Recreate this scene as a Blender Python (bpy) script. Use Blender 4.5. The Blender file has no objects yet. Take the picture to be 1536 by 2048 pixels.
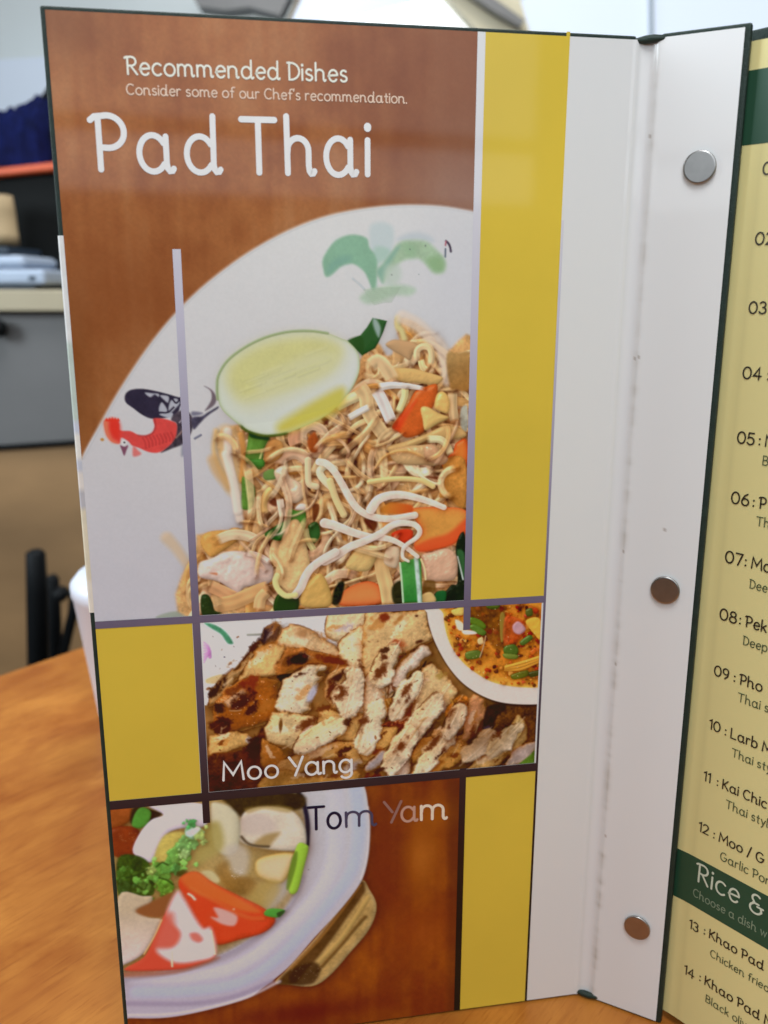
import bpy, bmesh, math, random
import numpy as np

random.seed(7)
np.random.seed(7)
SC = bpy.context.scene
COL = SC.collection

# --- CAMERA, LIGHT, EXPOSURE ----------------------------------------------
cam_d = bpy.data.cameras.new('camera')
cam = bpy.data.objects.new('camera', cam_d)
COL.objects.link(cam)
SC.camera = cam
cam_d.sensor_fit = 'VERTICAL'
cam_d.sensor_height = 24.0
cam_d.lens = 24.0 * 1785.3 / 2048
cam_d.clip_start, cam_d.clip_end = 0.01, 50
cam_d.dof.use_dof = True
cam_d.dof.focus_distance = 0.268
cam_d.dof.aperture_fstop = 8.5
_p, _r = 0.2442, 0.0014
_up, _fw, _rt = (0, math.sin(_p), math.cos(_p)), (0, math.cos(_p), -math.sin(_p)), (1, 0, 0)
_cr = [math.cos(_r) * _rt[i] + math.sin(_r) * _up[i] for i in range(3)]
_cu = [-math.sin(_r) * _rt[i] + math.cos(_r) * _up[i] for i in range(3)]
from mathutils import Matrix, Vector
cam.matrix_world = Matrix(((_cr[0], _cu[0], -_fw[0], 0), (_cr[1], _cu[1], -_fw[1], 0), (_cr[2], _cu[2], -_fw[2], 0.24305), (0, 0, 0, 1)))

world = bpy.data.worlds.new('World')
SC.world = world
world.use_nodes = True
world.node_tree.nodes['Background'].inputs['Color'].default_value = (0.62, 0.62, 0.62, 1)
world.node_tree.nodes['Background'].inputs['Strength'].default_value = 0.12


def area(name, loc, target, sx, sy, power, color):
    d = bpy.data.lights.new(name, 'AREA')
    d.shape, d.size, d.size_y, d.energy, d.color = 'RECTANGLE', sx, sy, power, color
    o = bpy.data.objects.new(name, d)
    COL.objects.link(o)
    o.location = loc
    o.rotation_euler = (Vector(target) - Vector(loc)).to_track_quat('-Z', 'Y').to_euler()
    return o


# daylight from the two panes of the shop front behind the camera, an added fill above the table,
# and more added fills from the left and in the room behind the menu
area('shop_front_upper_pane', (-0.15, -0.95, 1.07), (-0.15, 0.0, 1.07), 1.7, 1.16, 9.8, (0.84, 0.93, 1.0))
area('shop_front_lower_pane', (-0.15, -0.95, 0.425), (-0.15, 0.0, 0.425), 1.7, 0.08, 0.82, (0.82, 0.92, 1.0))
area('overhead_fill', (0.0, -0.03, 0.80), (0.0, 0.28, 0.10), 0.26, 0.26, 2.5, (0.95, 0.98, 1.0))  # added overhead source so the page dims towards its foot
area('left_table_fill', (-0.45, 0.62, 1.3), (-0.2, 0.7, 0.0), 0.7, 0.5, 2.5, (0.96, 0.97, 1.0))  # added area light for the cup, the left of the table and the board
area('left_daylight_fill', (-1.25, 0.35, 0.62), (-0.1, 0.5, 0.1), 0.5, 0.5, 12.5, (0.80, 0.92, 1.0))  # added bluish light that brightens the cup from the left; no window seen
area('shelf_fill', (-0.2, 0.85, 1.15), (-0.55, 1.5, 0.25), 0.5, 0.4, 6.5, (0.92, 0.96, 1.0))  # added to brighten the shelf and the wall
area('back_wall_fill', (0.1, 1.25, 1.5), (-0.1, 2.3, 0.7), 0.6, 0.4, 6.5, (1.0, 0.98, 0.94))  # added to brighten the beam and the back wall

SC.view_settings.view_transform = 'Standard'
SC.view_settings.look = 'None'
SC.view_settings.exposure = 0.15
SC.view_settings.gamma = 1
SC.view_settings.use_curve_mapping = False

# --- PAGE GEOMETRY -------------------------------------------------------
# The menu stands open on the table (z = 0).  HINGE is the fold of the cover; the
# cover runs left from it, the binding flap and the inner page run right and towards us.
H = 0.310
F, PITCH, ROLL, HC = 1785.3, 0.2442, -0.0014, 0.24305
HX, HY = 0.06973, 0.26618
AL, AF, AR = -0.17129, -0.48964, -0.89284
RX, RY = HX + 0.0275 * math.cos(AF) + 0.0035 * -math.sin(AF), HY + 0.0275 * math.sin(AF) + 0.0035 * math.cos(AF)
DIRL = np.array([math.cos(AL), -math.sin(AL)])      # u axis of the cover (u < 0 is left of the fold)
DIRF = np.array([math.cos(AF), math.sin(AF)])
DIRR = np.array([math.cos(AR), math.sin(AR)])


def ray(px, py):
    """view ray of a point measured in the photograph (1536 x 2048)"""
    x = (np.asarray(px, float) - 768) / F
    y = -(np.asarray(py, float) - 1024) / F
    c, s = math.cos(-ROLL), math.sin(-ROLL)
    x, y = x * c - y * s, x * s + y * c
    cp, sp = math.cos(PITCH), math.sin(PITCH)
    return np.stack([x, cp + y * sp, -sp + y * cp], -1)


def on_page(px, py, org, d):
    """measured point -> (u, v) on the upright page through org along d"""
    r = ray(px, py)
    n = np.array([-d[1], d[0]])
    t = (org[0] * n[0] + org[1] * n[1]) / (r[..., 0] * n[0] + r[..., 1] * n[1])
    p = r * t[..., None]
    u = (p[..., 0] - org[0]) * d[0] + (p[..., 1] - org[1]) * d[1]
    return u, p[..., 2] + HC


def cover_uv(px, py):
    return on_page(px, py, (HX, HY), DIRL)


def flap_uv(px, py):
    return on_page(px, py, (HX, HY), DIRF)


def inner_uv(px, py):
    return on_page(px, py, (RX, RY), DIRR)


def lin(c):
    c = np.asarray(c, float) / 255.0
    return np.where(c <= 0.04045, c / 12.92, ((c + 0.055) / 1.055) ** 2.4)


# how white paper reads at each height of the page: used to turn measured colours into ink colours
WHITE_V = [0.0, 0.08, 0.15, 0.20, 0.31]
WHITE_C = np.array([(160, 154, 150), (176, 172, 171), (191, 193, 195), (192, 198, 206), (190, 201, 215)], float)
PAPER = 0.80


def ink(c, v):
    """measured colour(s) at page height v -> linear ink colour"""
    v = np.asarray(v, float)
    w = np.stack([np.interp(v, WHITE_V, WHITE_C[:, k]) for k in range(3)], -1)
    return np.clip((lin(c) - 0.010) / (lin(w) - 0.010) * PAPER, 0.003, 0.9)


# --- PRINT PAINTER: the three dish photographs printed on the cover -------
def smooth_line(pts, closed, n=5):
    p = np.asarray(pts, float)
    if len(p) < 3:
        return p
    if closed:
        q = np.vstack([p[-1], p, p[0], p[1]])
    else:
        q = np.vstack([2 * p[0] - p[1], p, 2 * p[-1] - p[-2]])
    out = []
    for i in range(1, len(q) - 2):
        a, b, c, d = q[i - 1], q[i], q[i + 1], q[i + 2]
        for k in range(n):
            t = k / n
            out.append(0.5 * (2 * b + (c - a) * t + (2 * a - 5 * b + 4 * c - d) * t * t + (3 * b - a - 3 * c + d) * t ** 3))
    if not closed:
        out.append(q[-2])
    return np.array(out)


def crop(ox, oy, s):
    return lambda *pts: [(ox + x * s, oy + y * s) for x, y in pts]


def box_blur(a, r):
    for ax in (0, 1):
        p = np.concatenate([np.repeat(np.take(a, [0], ax), r + 1, ax), a, np.repeat(np.take(a, [-1], ax), r, ax)], ax)
        c = np.cumsum(p, ax)
        n = a.shape[ax]
        a = (np.take(c, range(2 * r + 1, 2 * r + 1 + n), ax) - np.take(c, range(0, n), ax)) / (2 * r + 1)
    return a


class Print:
    def __init__(self, u0, u1, v0, v1, cell, seed, base):
        self.u0, self.u1, self.v0, self.v1, self.cell = u0, u1, v0, v1, cell
        self.w = int(round((u1 - u0) / cell)) + 1
        self.h = int(round((v1 - v0) / cell)) + 1
        self.rng = np.random.RandomState(seed)
        self.a = np.empty((self.h, self.w, 3))
        self.a[:] = base
        self.shade_k = 1.0
        self.s = 0.153e-3 / cell                      # grid cells per photo pixel, about
        self.noise = {k: self.fbm(k) for k in (3, 8, 20, 60)}

    def grid_noise(self, sx, sy):
        nx, ny = int(self.w / sx) + 3, int(self.h / sy) + 3
        g = self.rng.rand(ny, nx)
        x = np.arange(self.w) / sx
        y = np.arange(self.h) / sy
        xi, yi = x.astype(int), y.astype(int)
        fx, fy = x - xi, y - yi
        fx, fy = fx * fx * (3 - 2 * fx), fy * fy * (3 - 2 * fy)
        g0 = g[yi][:, xi] * (1 - fx) + g[yi][:, xi + 1] * fx
        g1 = g[yi + 1][:, xi] * (1 - fx) + g[yi + 1][:, xi + 1] * fx
        return g0 * (1 - fy)[:, None] + g1 * fy[:, None] - 0.5

    def fbm(self, s):
        return self.grid_noise(s, s) + 0.5 * self.grid_noise(s * 0.5, s * 0.5) + 0.25 * self.grid_noise(max(1.2, s * 0.25), max(1.2, s * 0.25))

    def xy(self, pts):
        p = np.asarray(pts, float)
        u, v = cover_uv(p[:, 0], p[:, 1])
        return np.stack([(u - self.u0) / self.cell, (self.v1 - v) / self.cell], -1)

    def window(self, q, m):
        x0, y0 = np.floor(q.min(0) - m).astype(int)
        x1, y1 = np.ceil(q.max(0) + m).astype(int) + 1
        x0, y0, x1, y1 = max(x0, 0), max(y0, 0), min(x1, self.w), min(y1, self.h)
        if x1 - x0 < 1 or y1 - y0 < 1:
            return None
        return x0, y0, x1, y1

    def distance(self, q, win, closed):
        x0, y0, x1, y1 = win
        X, Y = np.meshgrid(np.arange(x0, x1, dtype=float), np.arange(y0, y1, dtype=float))
        D = np.full(X.shape, 1e9)
        NX = np.zeros(X.shape)
        NY = np.zeros(X.shape)
        T = np.zeros(X.shape)
        inside = np.zeros(X.shape, bool)
        n = len(q)
        for i in range(n if closed else n - 1):
            a, b = q[i], q[(i + 1) % n]
            e = b - a
            L2 = e @ e + 1e-12
            t = np.clip(((X - a[0]) * e[0] + (Y - a[1]) * e[1]) / L2, 0, 1)
            dx, dy = X - a[0] - t * e[0], Y - a[1] - t * e[1]
            d = dx * dx + dy * dy
            m = d < D
            D[m] = d[m]
            NX[m] = dx[m]
            NY[m] = dy[m]
            T[m] = (i + t[m]) / max(1, n - 1)
            if closed and abs(e[1]) > 1e-9:
                c = (Y < a[1]) != (Y < b[1])
                inside ^= c & (X < a[0] + (Y - a[1]) / e[1] * e[0])
        return np.sqrt(D), NX, NY, T, inside

    def cast(self, win, sd, nx, ny, shadow, sw):
        """contact shade in the printed photo, mostly on the side away from its light"""
        x0, y0, x1, y1 = win
        n = np.sqrt(nx * nx + ny * ny) + 1e-6
        side = 0.22 + 0.78 * np.clip(0.25 + (0.62 * nx + 0.78 * ny) / n, 0, 1)
        k = shadow * self.shade_k * side * np.exp(-np.clip(-sd, 0, None) / sw)
        b = self.a[y0:y1, x0:x1]
        b *= 1 - k[..., None] * np.array([0.76, 1.0, 1.12])

    def lay(self, win, m, col, shade=None, spec=None):
        x0, y0, x1, y1 = win
        c = np.empty(m.shape + (3,))
        c[:] = col
        if shade is not None:
            c = c * shade[..., None]
        if spec is not None:
            c = c + spec[..., None]
        b = self.a[y0:y1, x0:x1]
        b += (np.clip(c, 0, 255) - b) * m[..., None]

    def fill(self, pts, col, soft=1.2, alpha=1.0, relief=0, bump=0, bscale=8, gloss=0, shadow=0, sw=4, mottle=0, mscale=20,
             edge=None, ew=3, curved=True, grad=None, ragged=0):
        q = self.xy(smooth_line(pts, True) if curved else pts)
        win = self.window(q, 2 + soft + (sw * 3 if shadow else 0) + ragged * 2)
        if win is None:
            return
        x0, y0, x1, y1 = win
        D, NX, NY, T, ins = self.distance(q, win, True)
        sd = np.where(ins, D, -D)
        nz = {k: v[y0:y1, x0:x1] for k, v in self.noise.items()}
        if ragged:
            sd = sd + ragged * (nz[8] * 1.8 + nz[20] * 3.2)
        m = np.clip(sd / soft + 0.5, 0, 1)
        m = m * m * (3 - 2 * m) * alpha
        if shadow:
            self.cast(win, sd, NX, NY, shadow, sw)
        c = np.empty(m.shape + (3,))
        c[:] = col
        if grad:
            p0, p1, col2 = grad
            a, b2 = self.xy([p0, p1])
            X, Y = np.meshgrid(np.arange(x0, x1), np.arange(y0, y1))
            e = b2 - a
            t = np.clip(((X - a[0]) * e[0] + (Y - a[1]) * e[1]) / (e @ e), 0, 1)[..., None]
            c = c * (1 - t) + np.asarray(col2, float) * t
        if edge is not None:
            k = np.exp(-np.clip(sd, 0, None) / ew)[..., None]
            c = c * (1 - k) + np.asarray(edge, float) * k
        if mottle:
            c = c * (1 + mottle * (nz[mscale] + 0.5 * nz[3])[..., None])
        shade = spec = None
        if relief or bump:
            R = max(relief, 1e-6)
            k = 1 - np.clip(sd / R, 0, 1)
            h = R * np.sqrt(np.clip(1 - k * k, 0, 1)) * 0.5 + bump * (nz[bscale] * bscale * 0.42 + nz[20] * 5.0)
            shade, spec = self.shade(h, gloss)
        self.lay(win, m, c, shade, spec)

    def shade(self, h, gloss):
        gy, gx = np.gradient(h) if min(h.shape) > 1 else (h * 0, h * 0)
        n = np.sqrt(gx * gx + gy * gy + 1)
        d = (0.42 * gx + 0.50 * gy + 0.76) / n
        shade = 0.70 + 0.40 * np.clip(d, -0.25, 1.0)
        spec = None
        if gloss:
            hx = (0.22 * gx + 0.27 * gy + 0.94) / n
            spec = 255 * gloss * np.clip(hx, 0, 1) ** 60 * (d < 0.99)
        return shade, spec

    def stroke(self, pts, width, col, flat=0.75, alpha=1.0, gloss=0.0, shadow=0.35, sw=2.5, taper=(1, 1), soft=1.0, curved=True, mottle=0.0, col2=None, streak=0.0, fade=0.0):
        q = self.xy(smooth_line(pts, False, 4) if curved else pts)
        r0 = width * self.s * 0.5
        win = self.window(q, r0 + 2 + sw * 3)
        if win is None:
            return
        x0, y0, x1, y1 = win
        D, NX, NY, T, _ = self.distance(q, win, False)
        r = r0 * (taper[0] + (taper[1] - taper[0]) * T) if taper != (1, 1) else r0 + 0 * D
        r = np.maximum(r, 0.3)
        sd = r - D
        if shadow:
            self.cast(win, sd, NX, NY, shadow, sw)
        m = np.clip(sd / soft + 0.5, 0, 1) * alpha
        if fade:
            m = m * np.clip(T / fade, 0, 1) * np.clip((1 - T) / fade, 0, 1)
        nx, ny = NX / r * flat, NY / r * flat
        nz = np.sqrt(np.clip(1 - nx * nx - ny * ny, 0.05, 1))
        d = -0.42 * nx - 0.50 * ny + 0.76 * nz
        shade = 0.72 + 0.38 * np.clip(d, -0.3, 1)
        if streak:                                    # fibres and translucent folds running along the strand
            e = np.hypot(np.diff(q[:, 0]), np.diff(q[:, 1])).sum()
            across = np.where(-NX * (q[-1, 1] - q[0, 1]) + NY * (q[-1, 0] - q[0, 0]) > 0, 1, -1) * D / r
            ph = self.rng.rand(3) * 6.28
            shade = shade * (1 + streak * (np.sin(across * 3.1 + ph[0] + T * 2.0) + 0.6 * np.sin(across * 6.5 + ph[1] - T * 3.0)) + 0.5 * streak * np.sin(T * e * 0.22 + ph[2]))
            shade = shade + 0.10 * np.clip((np.abs(across) - 0.62) * 2.6, 0, 1)
        spec = 255 * gloss * np.clip(-0.22 * nx - 0.27 * ny + 0.94 * nz, 0, 1) ** 50 if gloss else None
        c = np.empty(m.shape + (3,))
        c[:] = col
        if col2 is not None:
            c = c * (1 - T[..., None]) + np.asarray(col2, float) * T[..., None]
        if mottle:
            c = c * (1 + mottle * self.noise[8][y0:y1, x0:x1][..., None])
        self.lay(win, m, c, shade, spec)

    def scorch(self, cx, cy, rx, ry, ang, col, amount=0.9, rag=0.9, hard=1.5):
        """a burnt or stained patch with a ragged edge"""
        c = self.xy([(cx, cy)])[0]
        rx, ry = rx * self.s, ry * self.s
        win = self.window(np.array([c - max(rx, ry) * 1.7, c + max(rx, ry) * 1.7]), 1)
        if win is None:
            return
        x0, y0, x1, y1 = win
        X, Y = np.meshgrid(np.arange(x0, x1) - c[0], np.arange(y0, y1) - c[1])
        ca, sa = math.cos(ang), math.sin(ang)
        d = np.sqrt(((X * ca + Y * sa) / rx) ** 2 + ((-X * sa + Y * ca) / ry) ** 2)
        n = self.noise[20][y0:y1, x0:x1] * 0.9 + self.noise[8][y0:y1, x0:x1] * 0.6 + self.noise[3][y0:y1, x0:x1] * 0.35
        m = np.clip((1.0 - d + rag * n) * hard, 0, 1)
        m = m * m * (3 - 2 * m) * amount
        self.lay(win, m, col)

    def tint(self, cx, cy, rx, ry, col, amount):
        """a broad soft change of tone in the printed picture"""
        c = self.xy([(cx, cy)])[0]
        X, Y = np.meshgrid(np.arange(self.w) - c[0], np.arange(self.h) - c[1])
        m = np.exp(-((X / (rx * self.s)) ** 2 + (Y / (ry * self.s)) ** 2)) * amount
        self.a += (np.asarray(col, float) - self.a) * m[..., None]

    def inks(self):
        v = np.linspace(self.v1, self.v0, self.h)
        return ink(np.clip(self.a, 0, 255), v[:, None] + np.zeros((1, self.w)))


CELL = 0.21e-3
U_P, U_V1, U_V1R, U_V2, U_V3, U_Y = -0.1545, -0.12745, -0.1251, -0.04595, -0.0438, -0.0204
V_PT, V_B1T, V_B1B, V_B2T, V_B2B, V_PB = 0.3089, 0.1509, 0.1487, 0.0934, 0.0905, 0.0008
def wood(P, base, dark, light):
    n = 0.35 * P.grid_noise(16, 190) + 0.25 * P.grid_noise(7, 130) + 0.9 * P.grid_noise(70, 80) + 0.5 * P.grid_noise(24, 30) + 0.25 * P.grid_noise(9, 12)
    P.a += np.clip(n, 0, 1)[..., None] * (np.asarray(light, float) - base) * 1.0
    P.a += np.clip(-n, 0, 1)[..., None] * (np.asarray(dark, float) - base) * 1.0
    P.a *= (1 + 0.05 * P.noise[3])[..., None]


def paint_pad_thai():
    P = Print(U_P, U_V2, V_B1T, V_PT, CELL, 11, (146, 96, 58))
    P.shade_k = 0.72
    wood(P, (146, 96, 58), (118, 68, 38), (162, 120, 84))
    P.tint(960, 330, 210, 330, (88, 44, 26), 0.6)
    P.tint(900, 80, 260, 70, (110, 70, 54), 0.35)
    P.tint(250, 600, 160, 130, (110, 60, 30), 0.55)
    P.tint(120, 40, 90, 60, (96, 58, 36), 0.5)
    P.tint(150, 760, 40, 160, (98, 56, 26), 0.5)
    # plate
    plate = [(960, 427), (948, 424), (880, 413), (800, 411), (720, 419), (640, 437), (560, 470), (480, 517), (400, 579), (340, 640), (290, 704),
             (240, 780), (200, 850), (165, 915), (120, 1030), (100, 1300), (700, 1330), (1000, 1300), (1010, 800)]
    P.fill(plate, (193, 201, 211), soft=2.2, grad=((650, 480), (500, 1240), (181, 182, 192)), mottle=0.012, mscale=60)
    P.stroke(plate[1:14], 5, (200, 208, 220), shadow=0, alpha=0.5, soft=3)
    P.tint(940, 560, 130, 200, (172, 180, 202), 0.45)
    # painted greens on the rim
    g = crop(620, 430, 0.2083)
    P.fill(g((590, 90), (700, 70), (800, 130), (790, 330), (700, 420), (630, 430), (580, 300), (570, 180)), (170, 190, 202), soft=9, alpha=0.8)
    P.fill(g((840, 240), (930, 180), (1060, 170), (1160, 210), (1180, 260), (1000, 250)), (168, 184, 200), soft=9, alpha=0.8)
    P.fill(g((610, 330), (760, 330), (740, 420), (640, 500), (640, 700), (600, 700)), (150, 184, 180), soft=8, alpha=0.8)
    P.fill(g((120, 440), (160, 350), (240, 250), (340, 200), (440, 190), (545, 225), (570, 310), (620, 380), (645, 480), (630, 690), (600, 720), (575, 660),
             (530, 560), (470, 500), (410, 470), (350, 475), (290, 500), (200, 580), (150, 590), (130, 530)), (124, 168, 150), soft=5, mottle=0.05, mscale=20)
    P.fill(g((200, 460), (290, 400), (390, 395), (370, 450), (270, 490), (190, 560), (160, 540)), (112, 156, 150), soft=12, alpha=0.7)
    P.fill(g((640, 540), (700, 470), (780, 370), (840, 280), (930, 245), (1100, 250), (1200, 320), (1290, 430), (1280, 530), (1200, 550), (1120, 480),
             (1040, 420), (950, 420), (860, 460), (780, 540), (720, 640), (690, 640)), (148, 178, 158), soft=8, mottle=0.08, mscale=20)
    P.fill(g((640, 540), (700, 470), (790, 350), (870, 290), (800, 420), (730, 540), (700, 650), (670, 610)), (122, 164, 156), soft=7, alpha=0.85)
    P.fill(g((1130, 420), (1230, 390), (1290, 450), (1280, 540), (1200, 550), (1140, 490)), (128, 164, 130), soft=12, alpha=0.9)
    P.fill(g((900, 280), (1010, 300), (1000, 400), (930, 390)), (134, 172, 146), soft=14, alpha=0.7)
    P.fill(g((730, 500), (850, 480), (870, 600), (800, 680), (720, 650)), (168, 188, 186), soft=12, alpha=0.8)
    P.fill(g((480, 790), (600, 710), (860, 670), (1010, 710), (960, 770), (800, 775), (640, 840), (540, 850)), (158, 184, 172), soft=9, alpha=0.9, mottle=0.05)
    for k in range(9):
        y = 700 + k * 17
        P.stroke(g((520 + 12 * k, y + 20), (700, y), (860 - 10 * k, y - 6)), 2.2, (146, 176, 156), shadow=0, alpha=0.5, soft=2)
    P.stroke(g((410, 610), (470, 660), (520, 710)), 3, (160, 178, 192), shadow=0, alpha=0.6, soft=2)
    for x, y, r in ((1108, 296, 9), (785, 575, 8), (960, 330, 8), (1045, 570, 6)):
        P.scorch(*g((x, y))[0], r * 0.26, r * 0.24, 0, (92, 108, 110), 0.8, 0.1)
    P.stroke(g((1305, 250), (1330, 275), (1345, 310), (1352, 350)), 4, (70, 64, 84), shadow=0)
    P.stroke(g((1305, 255), (1300, 290)), 3, (160, 100, 120), shadow=0)
    P.stroke(g((1300, 325), (1298, 400)), 3, (90, 104, 122), shadow=0)
    # painted rooster on the rim
    r = crop(190, 740, 0.1693)
    ink_c = (46, 42, 60)
    P.fill(r((350, 330), (370, 270), (440, 230), (580, 224), (760, 258), (940, 308), (1045, 350), (1010, 440), (960, 520), (860, 560), (680, 576), (560, 530), (450, 450), (370, 390)),
           ink_c, soft=2, mottle=0.12, mscale=8)
    for t in (((590, 268), (680, 275), (752, 282), (748, 316), (705, 290), (650, 320)), ((770, 300), (868, 312), (862, 384), (820, 356)),
              ((792, 382), (850, 462), (838, 500), (765, 500), (758, 440)), ((890, 372), (955, 335), (1003, 385), (950, 455), (900, 500), (868, 470)),
              ((765, 520), (900, 500), (920, 540), (880, 565), (800, 545)), ((1000, 440), (1060, 400), (1100, 480), (1030, 500))):
        P.fill(r(*t), (172, 180, 198), soft=2.5, alpha=0.9)
    P.stroke(r((905, 330), (960, 390), (1010, 330)), 3, ink_c, shadow=0)
    P.stroke(r((770, 500), (860, 500), (930, 440)), 3, ink_c, shadow=0)
    P.fill(r((940, 520), (1060, 470), (1150, 560), (1150, 700), (1060, 860), (900, 930), (780, 975), (860, 900), (940, 800), (965, 640), (900, 590)), (66, 60, 72), soft=3, mottle=0.35, mscale=8)
    P.stroke(r((960, 800), (1060, 690)), 3, (150, 128, 120), shadow=0, alpha=0.7)
    P.stroke(r((1000, 620), (1050, 570)), 3, (160, 160, 176), shadow=0, alpha=0.7)
    P.fill(r((690, 576), (800, 574), (900, 600), (965, 640), (962, 760), (930, 830), (870, 900), (760, 972), (640, 970), (520, 920), (440, 892), (390, 840), (310, 800), (290, 870),
             (200, 850), (140, 780), (112, 690), (108, 600), (180, 580), (260, 590), (290, 640), (300, 712), (420, 722), (520, 770), (600, 772), (670, 740), (706, 670)),
           (196, 72, 70), soft=2.5, mottle=0.05, mscale=8)
    P.fill(r((180, 580), (260, 590), (290, 640), (300, 720), (280, 820), (200, 780), (160, 680)), (208, 52, 40), soft=10, alpha=0.85)
    P.fill(r((112, 690), (108, 600), (150, 585), (160, 700), (200, 810), (280, 860), (200, 850), (140, 780)), (208, 132, 96), soft=8, alpha=0.8)
    for k in range(5):
        P.fill(r((120 + 34 * k, 600), (138 + 34 * k, 556 + 6 * abs(k - 2)), (156 + 34 * k, 604)), (206, 56, 42), soft=2)
    for k in range(9):
        P.stroke(r((560 + 42 * k, 800 - 8 * k), (590 + 42 * k, 850 - 6 * k), (600 + 40 * k, 920 - 12 * k)), 2.2, (150, 40, 46), shadow=0, alpha=0.5, soft=2)
    P.stroke(r((700, 580), (712, 660), (680, 740), (600, 776), (510, 770)), 2.5, (140, 40, 46), shadow=0, alpha=0.6, soft=2)
    P.scorch(*r((343, 856))[0], 6.6, 6.4, 0, (206, 208, 212), 1, 0)
    P.scorch(*r((347, 856))[0], 2.6, 2.6, 0, (40, 48, 62), 1, 0)
    P.fill(r((298, 890), (345, 905), (392, 890), (372, 950), (345, 1012), (318, 950)), (116, 74, 96), soft=2)
    P.fill(r((450, 905), (480, 915), (500, 940), (545, 990), (480, 1022), (446, 1005)), (196, 112, 112), soft=4)
    P.fill(r((1150, 565), (1260, 545), (1350, 490), (1452, 432), (1448, 458), (1370, 510), (1300, 566), (1230, 640), (1165, 700)), (64, 62, 82), soft=3, mottle=0.3, mscale=8)
    P.fill(r((1150, 490), (1270, 505), (1240, 530), (1150, 540)), (110, 112, 134), soft=4)
    P.fill(r((1290, 190), (1370, 228), (1425, 300), (1430, 370), (1390, 430), (1300, 482), (1345, 410), (1374, 350), (1376, 280), (1350, 230)), (104, 94, 106), soft=3)
    P.fill(r((1030, 880), (1070, 920), (1060, 1000), (1020, 1010)), (120, 124, 146), soft=6, alpha=0.8)
    P.stroke(r((1180, 808), (1250, 768)), 4, (110, 114, 136), shadow=0)
    P.scorch(*r((85, 822))[0], 4.4, 3.8, 0, (172, 126, 62), 1, 0.1)
    # loose strand lying on the plate, leaf tip at the lower edge
    P.stroke([(334, 1076), (352, 1096), (372, 1125), (388, 1150)], 22, (190, 172, 148), flat=0.3, shadow=0.05, soft=7, alpha=0.85, taper=(1, 0.6))
    P.fill([(312, 1234), (340, 1224), (372, 1222), (376, 1231), (330, 1240)], (138, 152, 138), soft=4, alpha=0.8)
    # ---- the noodles
    mass = [(742, 682), (760, 690), (775, 712), (800, 690), (790, 640), (822, 640), (862, 668), (892, 702), (955, 706), (960, 1230), (392, 1245), (392, 1090), (404, 1068), (470, 1062), (486, 1052),
            (476, 1036), (486, 990), (478, 960), (462, 950), (450, 930), (436, 905), (436, 868), (470, 850), (560, 840), (690, 800), (720, 720)]
    P.fill(mass, (194, 156, 108), soft=6, mottle=0.30, mscale=20, shadow=0.12, sw=10)
    mq = P.xy(smooth_line(mass, True, 3))
    full = (0, 0, P.w, P.h)
    _, _, _, _, inside = P.distance(mq, full, True)
    rng = P.rng
    tones = [(212, 184, 138), (206, 168, 112), (210, 180, 150), (218, 202, 172), (196, 148, 88), (208, 174, 126), (216, 194, 152)]

    def strand(x, y, length, width, col, gl=0.12, ang=None, alpha=0.95, curl=1.0):
        a = rng.rand() * 6.28 if ang is None else ang
        k = rng.randn() * 0.30 * curl
        pts = [(x, y)]
        for _ in range(7):
            a += k + rng.randn() * 0.16 * curl
            x += math.cos(a) * length / 7
            y += math.sin(a) * length / 7
            pts.append((x, y))
        q = np.clip(P.xy(pts).round().astype(int), 0, [P.w - 1, P.h - 1])
        if inside[q[:, 1], q[:, 0]].mean() < 0.85:
            return
        P.stroke(pts, width, col, flat=0.25 + 0.45 * rng.rand(), gloss=gl, shadow=0.46, sw=3.2, mottle=0.14, alpha=alpha, streak=0.05, fade=0.16,
                 taper=(0.7 + 0.4 * rng.rand(), 0.7 + 0.4 * rng.rand()), soft=1.2 + 1.6 * rng.rand())

    def crumb(x, y, rad, col, gl=0.15):
        n = 7
        pts = [(x + rad * (0.7 + 0.5 * rng.rand()) * math.cos(6.28 * i / n), y + rad * (0.6 + 0.5 * rng.rand()) * math.sin(6.28 * i / n)) for i in range(n)]
        P.fill(pts, col, relief=rad * P.s * 0.8, bump=0.5, bscale=8, gloss=gl, shadow=0.4, sw=3, mottle=0.1, mscale=8)

    def anywhere():
        while True:
            x, y = 395 + rng.rand() * 545, 650 + rng.rand() * 585
            q = P.xy([(x, y)])[0].round().astype(int)
            if 0 <= q[0] < P.w and 0 <= q[1] < P.h and inside[q[1], q[0]]:
                return x, y

    def tone(j=10):
        return np.array(tones[rng.randint(len(tones))]) + rng.randn() * j

    for i in range(14):
        x, y = anywhere()
        crumb(x, y, 8 + 8 * rng.rand(), tone() * np.array([0.92, 0.84, 0.72]))
    for i in range(430):
        x, y = anywhere()
        strand(x, y, 70 + 100 * rng.rand(), (5 + 7 * rng.rand()) * (2.4 if i % 4 == 0 else 1), tone(8) * (0.90 + 0.16 * i / 430), alpha=0.75 + 0.2 * rng.rand())
    a1, a2, a3, a4 = crop(400, 620, 0.1823), crop(670, 620, 0.1823), crop(390, 920, 0.1823), crop(660, 920, 0.1823)
    for i in range(12):
        x, y = anywhere()
        crumb(x, y, 4 + 4 * rng.rand(), tone() * np.array([1.0, 0.94, 0.84]), 0.1)
    for i in range(150):                              # wet highlights
        x, y = anywhere()
        a_ = rng.rand() * 6.28
        P.stroke([(x, y), (x + 6 * math.cos(a_), y + 6 * math.sin(a_))], 1.5 + 2 * rng.rand(), (236, 224, 202), shadow=0, alpha=0.45, soft=2)
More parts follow.
